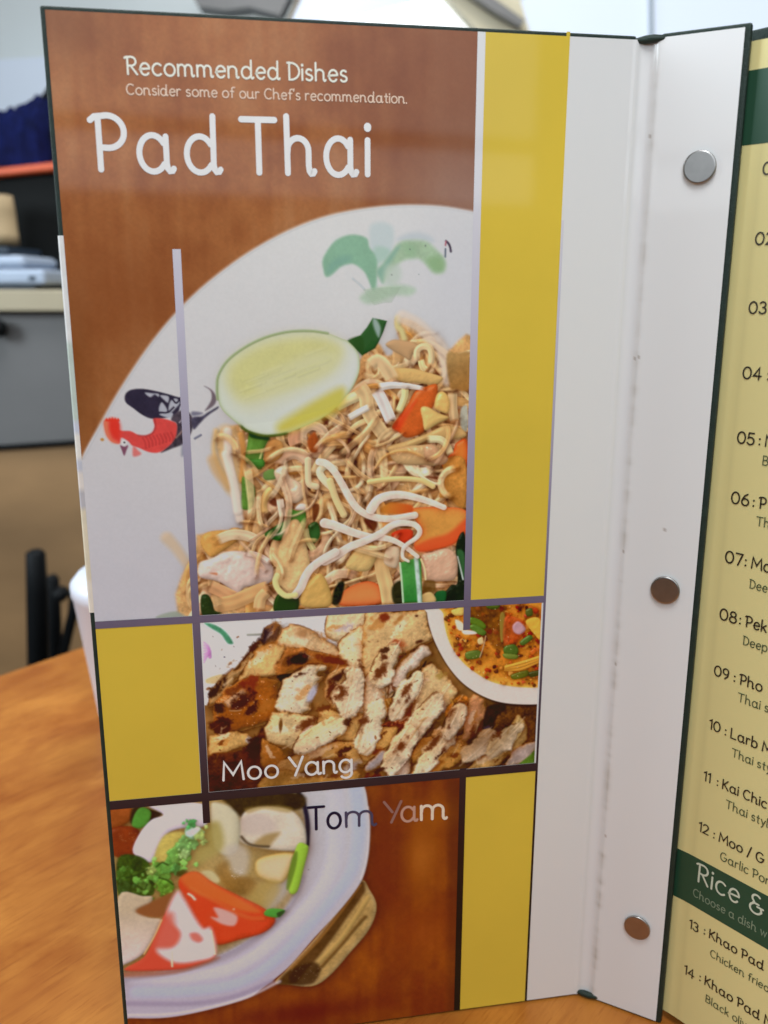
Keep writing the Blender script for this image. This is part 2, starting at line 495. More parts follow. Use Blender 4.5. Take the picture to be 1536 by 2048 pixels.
    # deep gaps between strands
    for q, w in ((a2((100, 1440), (170, 1408), (252, 1472), (200, 1540)), 0.95), (a1((1330, 1200), (1400, 1160), (1400, 1260)), 0.9), (a3((815, 460), (880, 410), (900, 500), (850, 500)), 0.8),
                 (a3((1290, 500), (1360, 490), (1350, 600), (1300, 690)), 0.8), (a3((500, 1450), (640, 1390), (810, 1360), (640, 1440)), 0.85), (a3((700, 1020), (760, 960), (750, 1010)), 0.9),
                 (a4((370, 660), (500, 670), (520, 720), (470, 780)), 0.85), (a4((60, 120), (190, 130), (150, 160)), 0.8), (a4((520, 340), (640, 260), (580, 330)), 0.7),
                 (a2((500, 1090), (540, 1170), (575, 1270), (530, 1210)), 0.85), (a2((580, 940), (620, 960), (600, 1000)), 0.8), (a2((665, 980), (720, 1010), (700, 1090), (670, 1060)), 0.8),
                 (a4((1060, 180), (1240, 190), (1180, 215)), 0.8), (a2((1090, 640), (1150, 720), (1120, 710)), 0.8)):
        P.fill(q, (84, 34, 16), soft=4, alpha=w)
    # strands leaving the heap on the left, out of focus
    P.stroke([(452, 868), (458, 920), (470, 975)], 34, (196, 172, 132), flat=0.3, shadow=0.05, soft=8, alpha=0.8)
    P.stroke([(432, 862), (428, 900), (440, 940), (458, 968)], 9, (200, 168, 112), shadow=0.08, soft=5, alpha=0.8)
    P.stroke([(455, 862), (458, 930), (472, 1000), (480, 1040)], 15, (206, 196, 188), flat=0.5, shadow=0.15, soft=4)
    P.stroke([(482, 870), (488, 910), (484, 960)], 12, (190, 142, 84), shadow=0.1, soft=4)
    # top right heap, soft
    P.stroke(a2((690, 90), (690, 180), (730, 230), (760, 320)), 11, (188, 182, 136), flat=0.5, shadow=0.05, soft=4)
    P.stroke(a2((740, 80), (900, 160), (1020, 270), (1130, 370), (1190, 480), (1240, 760)), 24, (198, 190, 184), flat=0.35, shadow=0.08, soft=6, alpha=0.75)
    P.fill(a2((1225, 490), (1350, 470), (1480, 490), (1480, 860), (1340, 870), (1260, 840)), (158, 132, 90), soft=5, mottle=0.15, mscale=20, grad=((895, 700), (940, 790), (146, 104, 54)))
    P.fill(a2((555, 380), (640, 325), (760, 335), (880, 362), (940, 420), (860, 480), (820, 552), (730, 500), (640, 450)), (176, 146, 112), relief=9, soft=3, shadow=0.2, sw=5)
    P.stroke(a2((900, 560), (900, 450), (960, 400), (1040, 420), (1060, 520), (1040, 610)), 12, (206, 184, 148), gloss=0.1, streak=0.05, fade=0.10, shadow=0.3)
    P.stroke(a2((940, 540), (960, 620), (1000, 660)), 12, (212, 196, 150), streak=0.05, fade=0.10, shadow=0.3)
    P.fill(a2((620, 650), (840, 640), (1000, 680), (1180, 740), (1100, 820), (900, 800), (700, 780)), (194, 164, 110), relief=8, soft=2, bump=0.25, shadow=0.3)
    P.stroke(a2((380, 620), (470, 560), (560, 640), (640, 780)), 26, (200, 176, 140), flat=0.5, streak=0.05, fade=0.10, shadow=0.25, soft=3)
    P.stroke(a2((1290, 900), (1290, 1060), (1310, 1220)), 18, (200, 176, 138), streak=0.05, fade=0.10, shadow=0.4, gloss=0.1)
    P.fill(a2((1380, 1090), (1450, 1060), (1450, 1320), (1380, 1280)), (150, 156, 150), soft=3, alpha=0.9, mottle=0.2)
    # tomato
    P.fill(a2((880, 890), (1000, 840), (1115, 815), (1120, 950), (1060, 1090), (990, 1200), (970, 1340), (790, 1402), (690, 1330), (625, 1285), (700, 1170), (790, 1050)), (194, 98, 48), soft=2.2, relief=10, bump=0.06, gloss=0.15, shadow=0.35,
           mottle=0.12, mscale=20)
    P.fill(a2((640, 1290), (700, 1180), (830, 1040), (900, 990), (800, 1150), (730, 1290), (700, 1330)), (206, 66, 38), soft=8, alpha=0.75)
    P.fill(a2((1330, 1460), (1445, 1425), (1446, 1720), (1180, 1720), (1250, 1600), (1300, 1540)), (198, 124, 60), soft=2.2, relief=8, gloss=0.1, shadow=0.4, edge=(205, 84, 44), ew=5)
    P.fill(a4((1250, 0), (1480, 0), (1480, 520), (1300, 420), (1200, 400), (1250, 200)), (184, 130, 66), soft=2.2, relief=8, bump=0.18, mottle=0.2, shadow=0.35)
    P.fill(a2((940, 1080), (1010, 1060), (1140, 1130), (1250, 1180), (1120, 1250), (990, 1320), (960, 1200)), (206, 178, 116), soft=2.2, relief=9, bump=0.21, shadow=0.45, gloss=0.1)
    P.fill(a2((1120, 920), (1200, 900), (1260, 1000), (1240, 1130), (1150, 1110), (1090, 1060)), (208, 172, 108), soft=2.2, relief=9, bump=0.24, shadow=0.4, gloss=0.25)
    P.fill(a2((580, 1500), (780, 1440), (1000, 1360), (1200, 1270), (1380, 1300), (1440, 1380), (1300, 1420), (1060, 1430), (900, 1480), (740, 1560), (620, 1580)), (188, 158, 108), soft=2.2, relief=8, bump=0.12, shadow=0.5, gloss=0.08)
    P.stroke(a2((1000, 1420), (1150, 1420), (1230, 1490), (1270, 1590)), 14, (206, 196, 158), gloss=0.15, streak=0.05, fade=0.10, shadow=0.5)
    P.fill(a2((600, 1560), (760, 1500), (960, 1480), (1080, 1480), (1180, 1560), (1120, 1700), (980, 1700), (700, 1690)), (190, 160, 118), soft=2.2, relief=10, bump=0.24, shadow=0.35, gloss=0.2)
    P.fill(a2((980, 1500), (1080, 1480), (1170, 1560), (1240, 1640), (1160, 1700), (1000, 1640)), (186, 148, 116), soft=2.2, relief=9, bump=0.18, shadow=0.3, gloss=0.3)
    # pale strands by the lime
    P.stroke(a2((0, 1060), (140, 990), (270, 930)), 20, (212, 200, 160), streak=0.05, fade=0.10, shadow=0.4, gloss=0.1)
    P.stroke(a2((250, 820), (330, 930), (360, 1100), (430, 1230), (560, 1400)), 26, (200, 176, 136), flat=0.6, streak=0.05, fade=0.10, shadow=0.35, gloss=0.05)
    P.stroke(a2((140, 1190), (260, 1120), (380, 1060)), 12, (208, 204, 200), streak=0.05, fade=0.10, shadow=0.3)
    P.stroke(a2((450, 880), (500, 960), (560, 1090), (620, 1230)), 22, (206, 202, 204), flat=0.6, streak=0.05, fade=0.10, shadow=0.45)
    P.stroke(a2((470, 850), (620, 825), (800, 835), (985, 862)), 15, (208, 206, 206), streak=0.05, fade=0.10, shadow=0.4, taper=(1, 0.5))
    P.stroke(a2((770, 860), (760, 960), (690, 1130)), 13, (210, 200, 150), streak=0.05, fade=0.10, shadow=0.45)
    P.stroke(a1((1130, 1480), (1130, 1340), (1230, 1270), (1350, 1320), (1370, 1460), (1310, 1570), (1180, 1560)), 16, (206, 180, 152), gloss=0.1, streak=0.05, fade=0.10, shadow=0.4)
    P.fill(a1((1190, 1400), (1260, 1340), (1300, 1440), (1290, 1550), (1220, 1560), (1180, 1480)), (160, 84, 42), soft=4, mottle=0.2)
    P.stroke(a1((860, 1700), (900, 1620), (1030, 1570), (1150, 1620), (1200, 1720)), 22, (206, 176, 150), gloss=0.12, streak=0.05, fade=0.10, shadow=0.4)
    P.fill(a1((720, 1500), (800, 1420), (900, 1450), (920, 1560), (850, 1650), (710, 1680)), (190, 142, 86), soft=2.2, relief=9, bump=0.24, shadow=0.4)
    P.stroke(a1((1040, 1300), (1030, 1420), (1050, 1480)), 22, (198, 152, 122), streak=0.05, fade=0.10, shadow=0.3)
    P.stroke(a1((1500, 1440), (1360, 1600), (1290, 1700), (1240, 1800)), 14, (204, 180, 140), gloss=0.1, streak=0.05, fade=0.10, shadow=0.5)
    # spring onion
    P.fill(a1((545, 1338), (640, 1380), (755, 1396), (700, 1540), (680, 1740), (590, 1720), (498, 1650), (520, 1480)), (84, 122, 50), soft=2.2, relief=8, gloss=0.15, shadow=0.4, mottle=0.1, grad=((510, 870), (510, 890), (86, 128, 56)))
    P.fill(a1((545, 1338), (640, 1380), (755, 1396), (740, 1430), (560, 1400)), (34, 62, 24), soft=4, alpha=0.9)
    P.stroke(a1((680, 1560), (640, 1690)), 4, (178, 196, 130), shadow=0)
    P.fill(a3((520, 185), (600, 230), (655, 300), (660, 400), (620, 530), (508, 528), (512, 350)), (90, 132, 58), soft=2.2, relief=7, gloss=0.08, shadow=0.3, mottle=0.15)
    P.fill(a3((755, 140), (860, 98), (890, 200), (770, 218)), (104, 138, 76), soft=2.2, relief=5, shadow=0.3)
    P.fill(a3((570, 0), (745, -5), (755, 74), (650, 60)), (70, 128, 54), soft=2.2, relief=5, shadow=0.3, gloss=0.2)
    # chicken and strips, lower left
    P.stroke(a3((200, 0), (250, 120), (370, 280)), 20, (186, 152, 106), flat=0.3, shadow=0.05, soft=7, alpha=0.75)
    P.stroke(a3((340, -60), (400, 150), (450, 380), (470, 560)), 16, (206, 198, 190), flat=0.5, shadow=0.15, soft=4)
    P.fill(a3((870, 120), (980, 60), (1040, 180), (1160, 260), (1200, 380), (1120, 470), (1010, 440), (960, 320), (900, 230)), (206, 182, 158), soft=2.2, relief=10, bump=0.30, gloss=0.15, shadow=0.45)
    P.stroke(a3((760, 590), (750, 480), (790, 370), (860, 310)), 14, (204, 170, 112), streak=0.05, fade=0.10, shadow=0.4, gloss=0.08)
    P.stroke(a3((930, 420), (945, 520), (965, 630)), 13, (212, 196, 180), streak=0.05, fade=0.10, shadow=0.5)
    P.fill(a3((60, 900), (140, 790), (400, 765), (600, 790), (480, 880), (240, 1040), (150, 1050)), (192, 146, 84), soft=2.2, relief=10, bump=0.09, shadow=0.35, gloss=0.06, mottle=0.15)
    P.stroke(a3((240, 880), (400, 820), (560, 830), (680, 880)), 20, (206, 186, 156), flat=0.6, streak=0.05, fade=0.10, shadow=0.3)
    P.fill(a3((180, 1080), (330, 1010), (500, 1000), (700, 1060), (820, 1130), (860, 1210), (830, 1340), (640, 1380), (540, 1400), (480, 1475), (380, 1410), (250, 1330), (50, 1280), (50, 1130)), (204, 184, 176), soft=2.2, relief=14, bump=0.27, bscale=20,
           gloss=0.12, shadow=0.45, mottle=0.08)
    P.fill(a3((160, 1240), (240, 1235), (240, 1265)), (186, 128, 100), soft=3)
    P.stroke(a3((560, 1020), (700, 1050), (820, 1120)), 11, (214, 198, 188), streak=0.05, fade=0.10, shadow=0.4)
    P.stroke(a3((160, 1380), (290, 1440), (440, 1510)), 24, (198, 152, 112), streak=0.05, fade=0.10, shadow=0.5, gloss=0.08)
    P.stroke(a3((260, 1590), (420, 1560), (560, 1500), (700, 1440), (820, 1400)), 30, (192, 152, 106), flat=0.55, streak=0.05, fade=0.10, shadow=0.4)
    P.stroke(a3((700, 1640), (720, 1520), (790, 1440)), 22, (196, 160, 116), streak=0.05, fade=0.10, shadow=0.4)
    P.fill(a3((66, 1500), (140, 1478), (190, 1560), (215, 1650), (290, 1680), (90, 1710)), (38, 58, 34), soft=2.2, relief=6, bump=0.54, gloss=0.1, shadow=0.3)
    P.fill(a3((770, 800), (880, 730), (1005, 665), (1030, 760), (950, 882), (800, 852)), (52, 112, 50), soft=2.2, relief=6, gloss=0.1, shadow=0.4)
    P.stroke(a3((870, 825), (940, 805), (1000, 760)), 4, (180, 200, 180), shadow=0, soft=2)
    P.fill(a3((1240, 722), (1340, 680), (1372, 820), (1310, 912), (1260, 840)), (56, 98, 52), soft=2.2, relief=6, gloss=0.2, shadow=0.4)
    P.fill(a3((1030, 545), (1120, 560), (1212, 560), (1205, 770), (1150, 835), (1140, 690), (1020, 720)), (82, 142, 62), soft=2.2, relief=6, gloss=0.12, shadow=0.45)
    P.fill(a3((1150, 480), (1230, 490), (1210, 545), (1100, 540)), (210, 200, 196), soft=2.2, relief=5, shadow=0.3)
    P.stroke(a3((1210, 740), (1230, 860), (1310, 1000)), 12, (186, 180, 130), streak=0.05, fade=0.10, shadow=0.3)
    P.fill(a3((890, 1180), (930, 930), (1030, 700), (1090, 650), (1150, 680), (1200, 850), (1250, 1060), (1260, 1180), (1180, 1350), (1080, 1470), (960, 1400), (880, 1310)), (208, 176, 128), soft=2.2, relief=14, bump=0.25, bscale=8, gloss=0.05,
           shadow=0.45, mottle=0.12)
    P.fill(a3((900, 1480), (1010, 1490), (1130, 1500), (1110, 1660), (870, 1660)), (34, 62, 26), soft=2.2, relief=6, gloss=0.1, shadow=0.4)
    P.fill(a3((1200, 1400), (1370, 1240), (1480, 1420), (1490, 1590), (1300, 1620), (1160, 1580)), (192, 158, 94), soft=2.2, relief=10, bump=0.21, shadow=0.35, gloss=0.06)
    # tomato wedge and greens, lower right
    P.fill(a4((100, 1500), (220, 1390), (420, 1330), (560, 1400), (560, 1570), (140, 1600)), (204, 132, 80), soft=2.2, relief=9, bump=0.09, shadow=0.4, edge=(206, 90, 52), ew=5)
    P.stroke(a4((560, 1000), (570, 1200), (620, 1400), (650, 1600)), 28, (200, 170, 122), flat=0.55, streak=0.05, fade=0.10, shadow=0.4)
    P.fill(a4((340, 960), (520, 940), (510, 1080), (400, 1220), (180, 1180), (220, 1060)), (200, 172, 116), soft=2.2, relief=11, bump=0.27, shadow=0.4)
    P.fill(a4((630, 960), (760, 970), (740, 1160), (680, 1180), (590, 1120)), (206, 186, 160), soft=2.2, relief=8, bump=0.12, shadow=0.4)
    P.fill(a4((40, 1440), (100, 1340), (160, 1360), (110, 1560), (30, 1580)), (34, 38, 26), soft=4, mottle=0.4, mscale=3)
    P.fill(a4((680, 1400), (780, 1330), (800, 1560), (700, 1570)), (36, 40, 28), soft=4, alpha=0.9)
    P.fill(a4((880, 560), (1000, 520), (1250, 515), (1500, 560), (1500, 780), (1400, 890), (1250, 960), (1000, 1005), (920, 940), (960, 850), (1000, 760)), (192, 140, 74), relief=10, gloss=0.0, shadow=0.45, edge=(206, 96, 54), ew=4,
           mottle=0.07)
    P.fill(a4((930, 950), (1100, 860), (1300, 800), (1500, 640), (1500, 780), (1400, 895), (1250, 960), (1000, 1010)), (206, 82, 50), soft=9, alpha=0.85)
    P.fill(a4((530, 560), (640, 470), (760, 470), (900, 500), (880, 580), (620, 590)), (184, 122, 54), soft=5, grad=((770, 1010), (825, 1020), (186, 84, 42)))
    P.fill(a4((670, 815), (780, 760), (900, 770), (900, 860), (820, 910), (740, 880)), (190, 64, 42), soft=2.2, relief=5, shadow=0.2)
    P.fill(a4((1380, 940), (1480, 820), (1480, 1550), (1150, 1550), (1160, 1450), (1260, 1440), (1330, 1370), (1400, 1330)), (34, 42, 32), soft=2.2, relief=5, bump=0.36, gloss=0.1, shadow=0.3)
    P.fill(a4((1390, 1000), (1470, 1020), (1470, 1300), (1420, 1200)), (60, 104, 66), soft=4, alpha=0.9)
    P.fill(a4((1150, 1500), (1180, 1440), (1270, 1440), (1260, 1550), (1160, 1560)), (40, 92, 52), soft=2.2, relief=4, shadow=0.2)
    P.stroke(a4((1400, 1060), (1430, 1180), (1460, 1310)), 3, (190, 208, 208), shadow=0)
    P.fill(a4((1000, 1060), (1120, 1010), (1290, 970), (1390, 1060), (1380, 1290), (1200, 1330), (1040, 1300)), (196, 160, 136), soft=2.2, relief=12, bump=0.27, gloss=0.15, shadow=0.5)
    P.fill(a4((1030, 1330), (1150, 1330), (1140, 1470), (1030, 1440)), (90, 66, 34), soft=4, alpha=0.8, mottle=0.3)
    P.fill(a4((1010, 1480), (1110, 1450), (1160, 1550), (1000, 1570)), (196, 170, 116), soft=2.2, relief=5, shadow=0.3)
    P.fill(a4((765, 1130), (850, 1100), (930, 1080), (1000, 1080), (1010, 1560), (800, 1570)), (74, 142, 72), soft=2.2, relief=5, bump=0.09, shadow=0.5, mottle=0.12, curved=False, grad=((815, 1150), (815, 1210), (46, 112, 52)))
    P.stroke(a4((768, 1130), (785, 1300), (803, 1560)), 4, (170, 204, 170), shadow=0)
    P.stroke(a4((945, 1080), (960, 1250), (975, 1420), (985, 1560)), 9, (172, 198, 190), shadow=0, soft=2.5, mottle=0.25)
    for i in range(110):                              # strands lying over the pieces
        x, y = anywhere()
        if 690 < y < 1120 and not (790 < x and 980 < y) and not (x > 770 and y < 880):
            strand(x, y, 50 + 80 * rng.rand(), 6 + 9 * rng.rand() ** 2, tone(6) * 1.02, alpha=0.7, curl=0.45)
    # bean sprouts on top
    sp = (214, 202, 194)
    P.stroke(a4((430, 240), (600, 215), (800, 205), (1000, 225), (1130, 290)), 10, (208, 182, 128), streak=0.012, fade=0.0, shadow=0.4, gloss=0.15)
    P.stroke(a3((1240, 0), (1240, 200), (1260, 270), (1330, 290)), 12, (206, 188, 156), streak=0.012, fade=0.0, shadow=0.4)
    P.stroke(a3((1500, 300), (1400, 200), (1370, 120), (1440, 60), (1530, 100)), 14, (210, 204, 176), streak=0.012, fade=0.0, shadow=0.45, gloss=0.1)
    P.stroke(a4((-120, 20), (-40, 40), (50, 130), (130, 260), (220, 420), (300, 530), (420, 605), (560, 640), (720, 640), (930, 605)), 15, sp, flat=0.42, mottle=0.08, alpha=0.93, streak=0.012, fade=0.0, shadow=0.45, gloss=0.04, taper=(0.9, 0.9))
    P.stroke(a4((450, 540), (520, 440), (640, 390), (780, 380), (940, 410), (1100, 460), (1250, 520)), 19, sp, flat=0.42, mottle=0.08, alpha=0.93, streak=0.012, fade=0.0, shadow=0.45, gloss=0.04, taper=(1.0, 0.55))
    P.stroke(a4((-60, 690), (60, 720), (240, 790), (420, 840), (560, 850), (690, 880), (820, 950), (960, 1060)), 16, sp, flat=0.42, mottle=0.08, alpha=0.93, streak=0.012, fade=0.0, shadow=0.45, taper=(1.15, 0.5))
    P.stroke(a4((-60, 1110), (60, 1050), (220, 950), (400, 880), (560, 800), (680, 715), (800, 690), (930, 710), (985, 780), (950, 850), (850, 920), (800, 980), (800, 1070), (860, 1110)), 16, sp, flat=0.42, mottle=0.08, alpha=0.93, streak=0.012, fade=0.0, shadow=0.45, taper=(1.1, 0.35))
    P.stroke(a3((1540, 1010), (1400, 1090), (1280, 1180), (1210, 1280), (1160, 1400), (1100, 1480)), 16, sp, flat=0.42, mottle=0.08, alpha=0.93, streak=0.012, fade=0.0, shadow=0.45)
    P.stroke(a3((1100, 1480), (1000, 1490), (920, 1430), (880, 1340), (900, 1270)), 11, (206, 198, 140), flat=0.6, streak=0.012, fade=0.0, shadow=0.4, soft=2)
    P.stroke(a4((0, 230), (60, 420), (150, 600)), 13, (206, 186, 140), streak=0.012, fade=0.0, shadow=0.3)
    P.stroke(a4((1000, 1090), (1040, 1200), (1050, 1310)), 4, (214, 190, 146), streak=0.012, fade=0.0, shadow=0.2)
    # green leaf above the lime
    P.fill(a2((412, 88), (490, 102), (570, 120), (530, 240), (480, 350), (440, 420), (300, 498), (230, 430), (140, 335), (280, 275), (350, 190)), (46, 84, 44), relief=5, shadow=0.15, sw=6, curved=False)
    P.fill(a2((420, 95), (460, 110), (500, 200), (480, 300), (440, 230), (415, 150)), (150, 172, 178), soft=5, alpha=0.85)
    P.fill(a2((140, 335), (290, 290), (320, 420), (300, 498), (230, 430)), (40, 74, 30), soft=4, alpha=0.7)
    # lime half
    lime = a1((190, 770), (215, 680), (300, 560), (480, 420), (700, 310), (950, 245), (1200, 232), (1400, 258), (1560, 318)) + [(695, 682), (712, 699), (719, 718), (718, 744), (706, 773), (688, 797), (668, 818), (640, 838)] + \
        a1((1000, 1335), (860, 1362), (700, 1372), (520, 1318), (330, 1180), (230, 1070), (196, 950))
    P.fill(lime, (190, 202, 198), soft=1.6, shadow=0.22, sw=7, grad=((440, 800), (700, 740), (192, 202, 206)), edge=(148, 168, 122), ew=1.8)
    P.fill(a1((270, 780), (310, 620), (480, 465), (700, 350), (1000, 285), (1300, 280), (1510, 350), (1600, 480), (1480, 700), (1150, 880), (850, 1000), (560, 1090), (380, 1000)), (190, 196, 168), soft=34, alpha=0.9)
    P.fill(a1((310, 760), (340, 610), (480, 485), (700, 375), (1000, 308), (1280, 300), (1480, 370), (1530, 470), (1400, 650), (1100, 790), (800, 890), (500, 975), (370, 900)), (188, 192, 138), soft=26, mottle=0.03, mscale=20)
    P.fill(a1((620, 760), (900, 620), (1200, 480), (1480, 470), (1400, 650), (1050, 800), (700, 900)), (190, 196, 164), soft=22, alpha=0.8)
    for k in range(18):
        x = 480 + 900 * rng.rand()
        y = 860 - (x - 480) * 0.36 + rng.randn() * 75
        P.stroke(a1((x - 110, y + 45), (x, y), (x + 110, y - 40)), 2 + 4 * rng.rand(), (176, 184, 122) if k % 3 else (200, 206, 182), shadow=0, alpha=0.16, soft=4)
    P.fill(a1((860, 1250), (1050, 1120), (1300, 970), (1560, 850), (1580, 1010), (1480, 1130), (1300, 1210), (1000, 1330), (870, 1340)), (182, 176, 78), soft=18, alpha=0.9)
    P.fill(a1((1080, 1170), (1280, 1030), (1540, 900), (1540, 1000), (1300, 1150), (1100, 1220)), (184, 184, 92), soft=10, alpha=0.6)
    P.stroke(a1((430, 1255), (520, 1330), (700, 1380), (860, 1372), (980, 1345)), 5, (66, 86, 36), streak=0.05, fade=0.10, shadow=0.2, alpha=0.85, soft=2)
    P.stroke(a1((190, 980), (184, 860), (200, 720), (300, 556), (480, 416), (700, 306), (950, 240), (1200, 228), (1400, 254)), 4, (128, 152, 108), shadow=0, alpha=0.8, soft=2)
    P.a = np.where(inside[..., None], 132 + (P.a - 132) * 1.06, P.a)
    P.a = P.a * 0.7 + box_blur(P.a, 1) * 0.3
    P.a *= (1 + 0.008 * P.noise[3])[..., None]
    return P


def paint_moo_yang():
    P = Print(U_V1R, U_Y - 0.0006, V_B2T, V_B1B, CELL, 5, (132, 96, 56))
    P.tint(1040, 1500, 160, 120, (58, 38, 28), 0.9)
    P.a *= (1 + 0.3 * P.noise[20])[..., None]
    b, c = crop(400, 1220, 0.2214), crop(730, 1190, 0.2344)
    rng = P.rng
    # plate with painted flower, upper left
    P.fill(b((0, 60), (900, 20), (1300, 20), (1250, 340), (700, 260), (500, 330), (380, 450), (300, 540), (140, 720), (60, 860), (0, 860)), (206, 212, 218), soft=3, mottle=0.04, mscale=60, curved=False)
    P.fill(b((40, 120), (110, 125), (200, 170), (260, 230), (300, 300), (250, 300), (190, 220), (110, 170)), (74, 136, 106), soft=4, mottle=0.25, mscale=8)
    for k in range(8):
        P.stroke(b((36, 290 + 26 * k), (70 + rng.rand() * 20, 330 + 10 * k), (60 + rng.rand() * 40, 400 + rng.rand() * 30)), 4, (182, 122, 182), shadow=0, alpha=0.55, soft=2)
    P.fill(b((60, 620), (180, 580), (240, 600), (150, 660), (60, 660)), (192, 164, 110), soft=4, alpha=0.8)
    P.scorch(*b((222, 425))[0], 2.4, 2.2, 0, (44, 40, 70), 1, 0)
    P.stroke(b((430, 222), (560, 218)), 4, (146, 148, 140), shadow=0.1, soft=2)

    def meat(pts, col, rel=13, bump=0.55, **k):
        kw = dict(relief=rel * 0.9, bump=bump * 0.34, bscale=8, gloss=0.05, shadow=0.6, sw=4, mottle=0.22, ragged=1.8, soft=4.0, edge=(150, 102, 56), ew=2.6)
        kw.update(k)
        P.fill(pts, col, **kw)
        q = np.array(pts)
        cx, cy = q.mean(0)
        r = 0.5 * np.sqrt(np.prod(np.ptp(q, axis=0)))
        ev = np.linalg.eigh(np.cov((q - q.mean(0)).T))[1][:, 1]
        a_ = math.atan2(ev[1], ev[0])
        if kw['relief'] > 8:
            P.scorch(cx + 0.35 * r * rng.randn(), cy + 0.35 * r * rng.randn(), r * 0.8, r * 0.22, a_, (160, 104, 50), 0.6, 1.5)
            P.scorch(cx - 0.4 * r * rng.rand(), cy - 0.4 * r * rng.rand(), r * 0.7, r * 0.2, a_, (228, 212, 190), 0.55, 1.4)
            if rng.rand() < 0.75:
                P.scorch(cx + 0.5 * r * rng.randn(), cy + 0.5 * r * rng.randn(), r * 0.36, r * 0.13, a_ + 0.3 * rng.randn(), (92, 44, 22), 0.75, 1.4)

    tan, pale, brown = (204, 172, 124), (212, 190, 152), (142, 82, 34)
    # back row
    meat(b((1180, 20), (1540, 0), (1560, 260), (1400, 330), (1260, 320), (1130, 220)), pale)
    P.scorch(*b((1330, 160))[0], 26, 14, -0.5, (170, 168, 186), 0.7)
    meat(b((540, 330), (560, 200), (620, 130), (720, 130), (730, 200), (700, 270), (620, 300), (560, 380)), (92, 62, 52))
    P.scorch(*b((590, 220))[0], 12, 28, 0.5, (40, 28, 42), 0.85)
    meat(b((700, 300), (740, 180), (860, 125), (980, 160), (1080, 220), (1200, 300), (1290, 400), (1310, 500), (1150, 500), (900, 400), (700, 420)), (200, 168, 128), bump=0.7)
    P.scorch(*b((940, 210))[0], 20, 14, 0.2, (146, 106, 72), 0.7)
    meat(b((1240, 330), (1300, 230), (1420, 160), (1560, 150), (1700, 300), (1700, 560), (1420, 640), (1320, 520)), pale, bump=0.8)
    meat(b((70, 840), (120, 700), (200, 590), (290, 520), (330, 520), (420, 400), (520, 290), (560, 330), (520, 420), (440, 560), (320, 640), (220, 780), (100, 870)), (170, 136, 92))
    P.scorch(*b((190, 650))[0], 52, 11, -0.95, (48, 26, 22), 0.95)
    P.scorch(*b((440, 380))[0], 38, 11, -0.85, (60, 28, 18), 0.9)
    meat(b((340, 620), (430, 470), (560, 340), (720, 320), (780, 380), (720, 560), (560, 620), (420, 640)), (196, 160, 106), bump=0.7)
    meat(b((690, 540), (740, 400), (800, 340), (960, 350), (1180, 400), (1310, 480), (1260, 560), (1080, 560), (860, 560), (720, 600)), (150, 92, 46), rel=9)
    P.scorch(*b((870, 450))[0], 38, 17, -0.05, (30, 14, 14), 0.97, 0.5)
    P.scorch(*b((1150, 440))[0], 40, 13, 0.3, (92, 36, 16), 0.85)
    P.fill(b((700, 590), (860, 575), (860, 620), (740, 650)), (34, 20, 18), soft=3)
    # curled piece in the middle
    meat(b((1130, 640), (1180, 560), (1290, 520), (1370, 570), (1390, 700), (1360, 860), (1230, 900), (1150, 820)), (186, 146, 98))
    P.scorch(*b((1250, 610))[0], 28, 15, -0.5, (58, 26, 16), 0.95, 0.6)
    P.scorch(*b((1190, 720))[0], 12, 30, 0.1, (80, 34, 18), 0.9, 0.6)
    P.scorch(*b((1280, 820))[0], 20, 12, 0.2, (40, 20, 24), 0.95, 0.5)
    meat(b((1240, 690), (1330, 680), (1360, 760), (1300, 790), (1240, 770)), (190, 164, 128), rel=7)
    # glazed dark piece
    meat(b((110, 880), (200, 760), (330, 660), (450, 600), (560, 600), (720, 640), (720, 760), (690, 920), (620, 1020), (480, 1060), (320, 1110), (170, 1120), (130, 1000)), brown, rel=14, bump=0.5, gloss=0.22)
    P.scorch(*b((470, 660))[0], 20, 30, 0.3, (110, 40, 16), 0.8)
    P.scorch(*b((380, 830))[0], 34, 22, -0.7, (56, 22, 14), 0.9, 0.8)
    P.scorch(*b((180, 880))[0], 20, 14, 0, (44, 22, 18), 0.9)
    P.scorch(*b((210, 1060))[0], 26, 18, 0.4, (60, 24, 14), 0.9)
    for k in range(22):
        x, y = 280 + rng.rand() * 400, 680 + rng.rand() * 400
        P.scorch(*b((x, y))[0], 1.6, 1.3, 0, (206, 176, 150), 0.7, 0.2)
    # pale strips
    meat(b((840, 560), (980, 480), (1140, 490), (1150, 540), (1080, 580), (1120, 600), (1000, 760), (1000, 900), (900, 960), (760, 950), (690, 870), (720, 680)), (206, 190, 164), bump=0.7)
    P.scorch(*b((1010, 760))[0], 10, 34, 0.45, (168, 172, 196), 0.85, 0.4)
    P.scorch(*b((880, 720))[0], 8, 6, 0, (178, 140, 108), 0.7)
    meat(b((640, 960), (720, 920), (960, 940), (1070, 980), (1040, 1060), (980, 1160), (960, 1260), (860, 1290), (740, 1240), (620, 1200), (560, 1100)), (198, 172, 128), bump=0.7)
    P.scorch(*b((730, 1040))[0], 5, 22, 0.1, (84, 50, 20), 0.85, 0.4)
    meat(b((850, 1190), (960, 1060), (1030, 1040), (1000, 1180), (920, 1280), (860, 1270)), (190, 182, 184), rel=8, bump=0.3)
    meat(b((1080, 920), (1200, 900), (1320, 940), (1420, 880), (1540, 920), (1560, 1240), (1300, 1180), (1120, 1180), (980, 1250), (1040, 1060)), (196, 156, 98), bump=0.6)
    meat(b((1360, 560), (1560, 560), (1760, 700), (1740, 960), (1540, 940), (1340, 920), (1370, 720)), (206, 182, 146), bump=0.8)
    P.scorch(*b((1100, 1180))[0], 30, 8, -0.6, (150, 92, 38), 0.8)
    meat(b((80, 1130), (200, 1140), (320, 1080), (460, 1140), (450, 1210), (300, 1260), (120, 1310), (80, 1280)), (190, 152, 96))
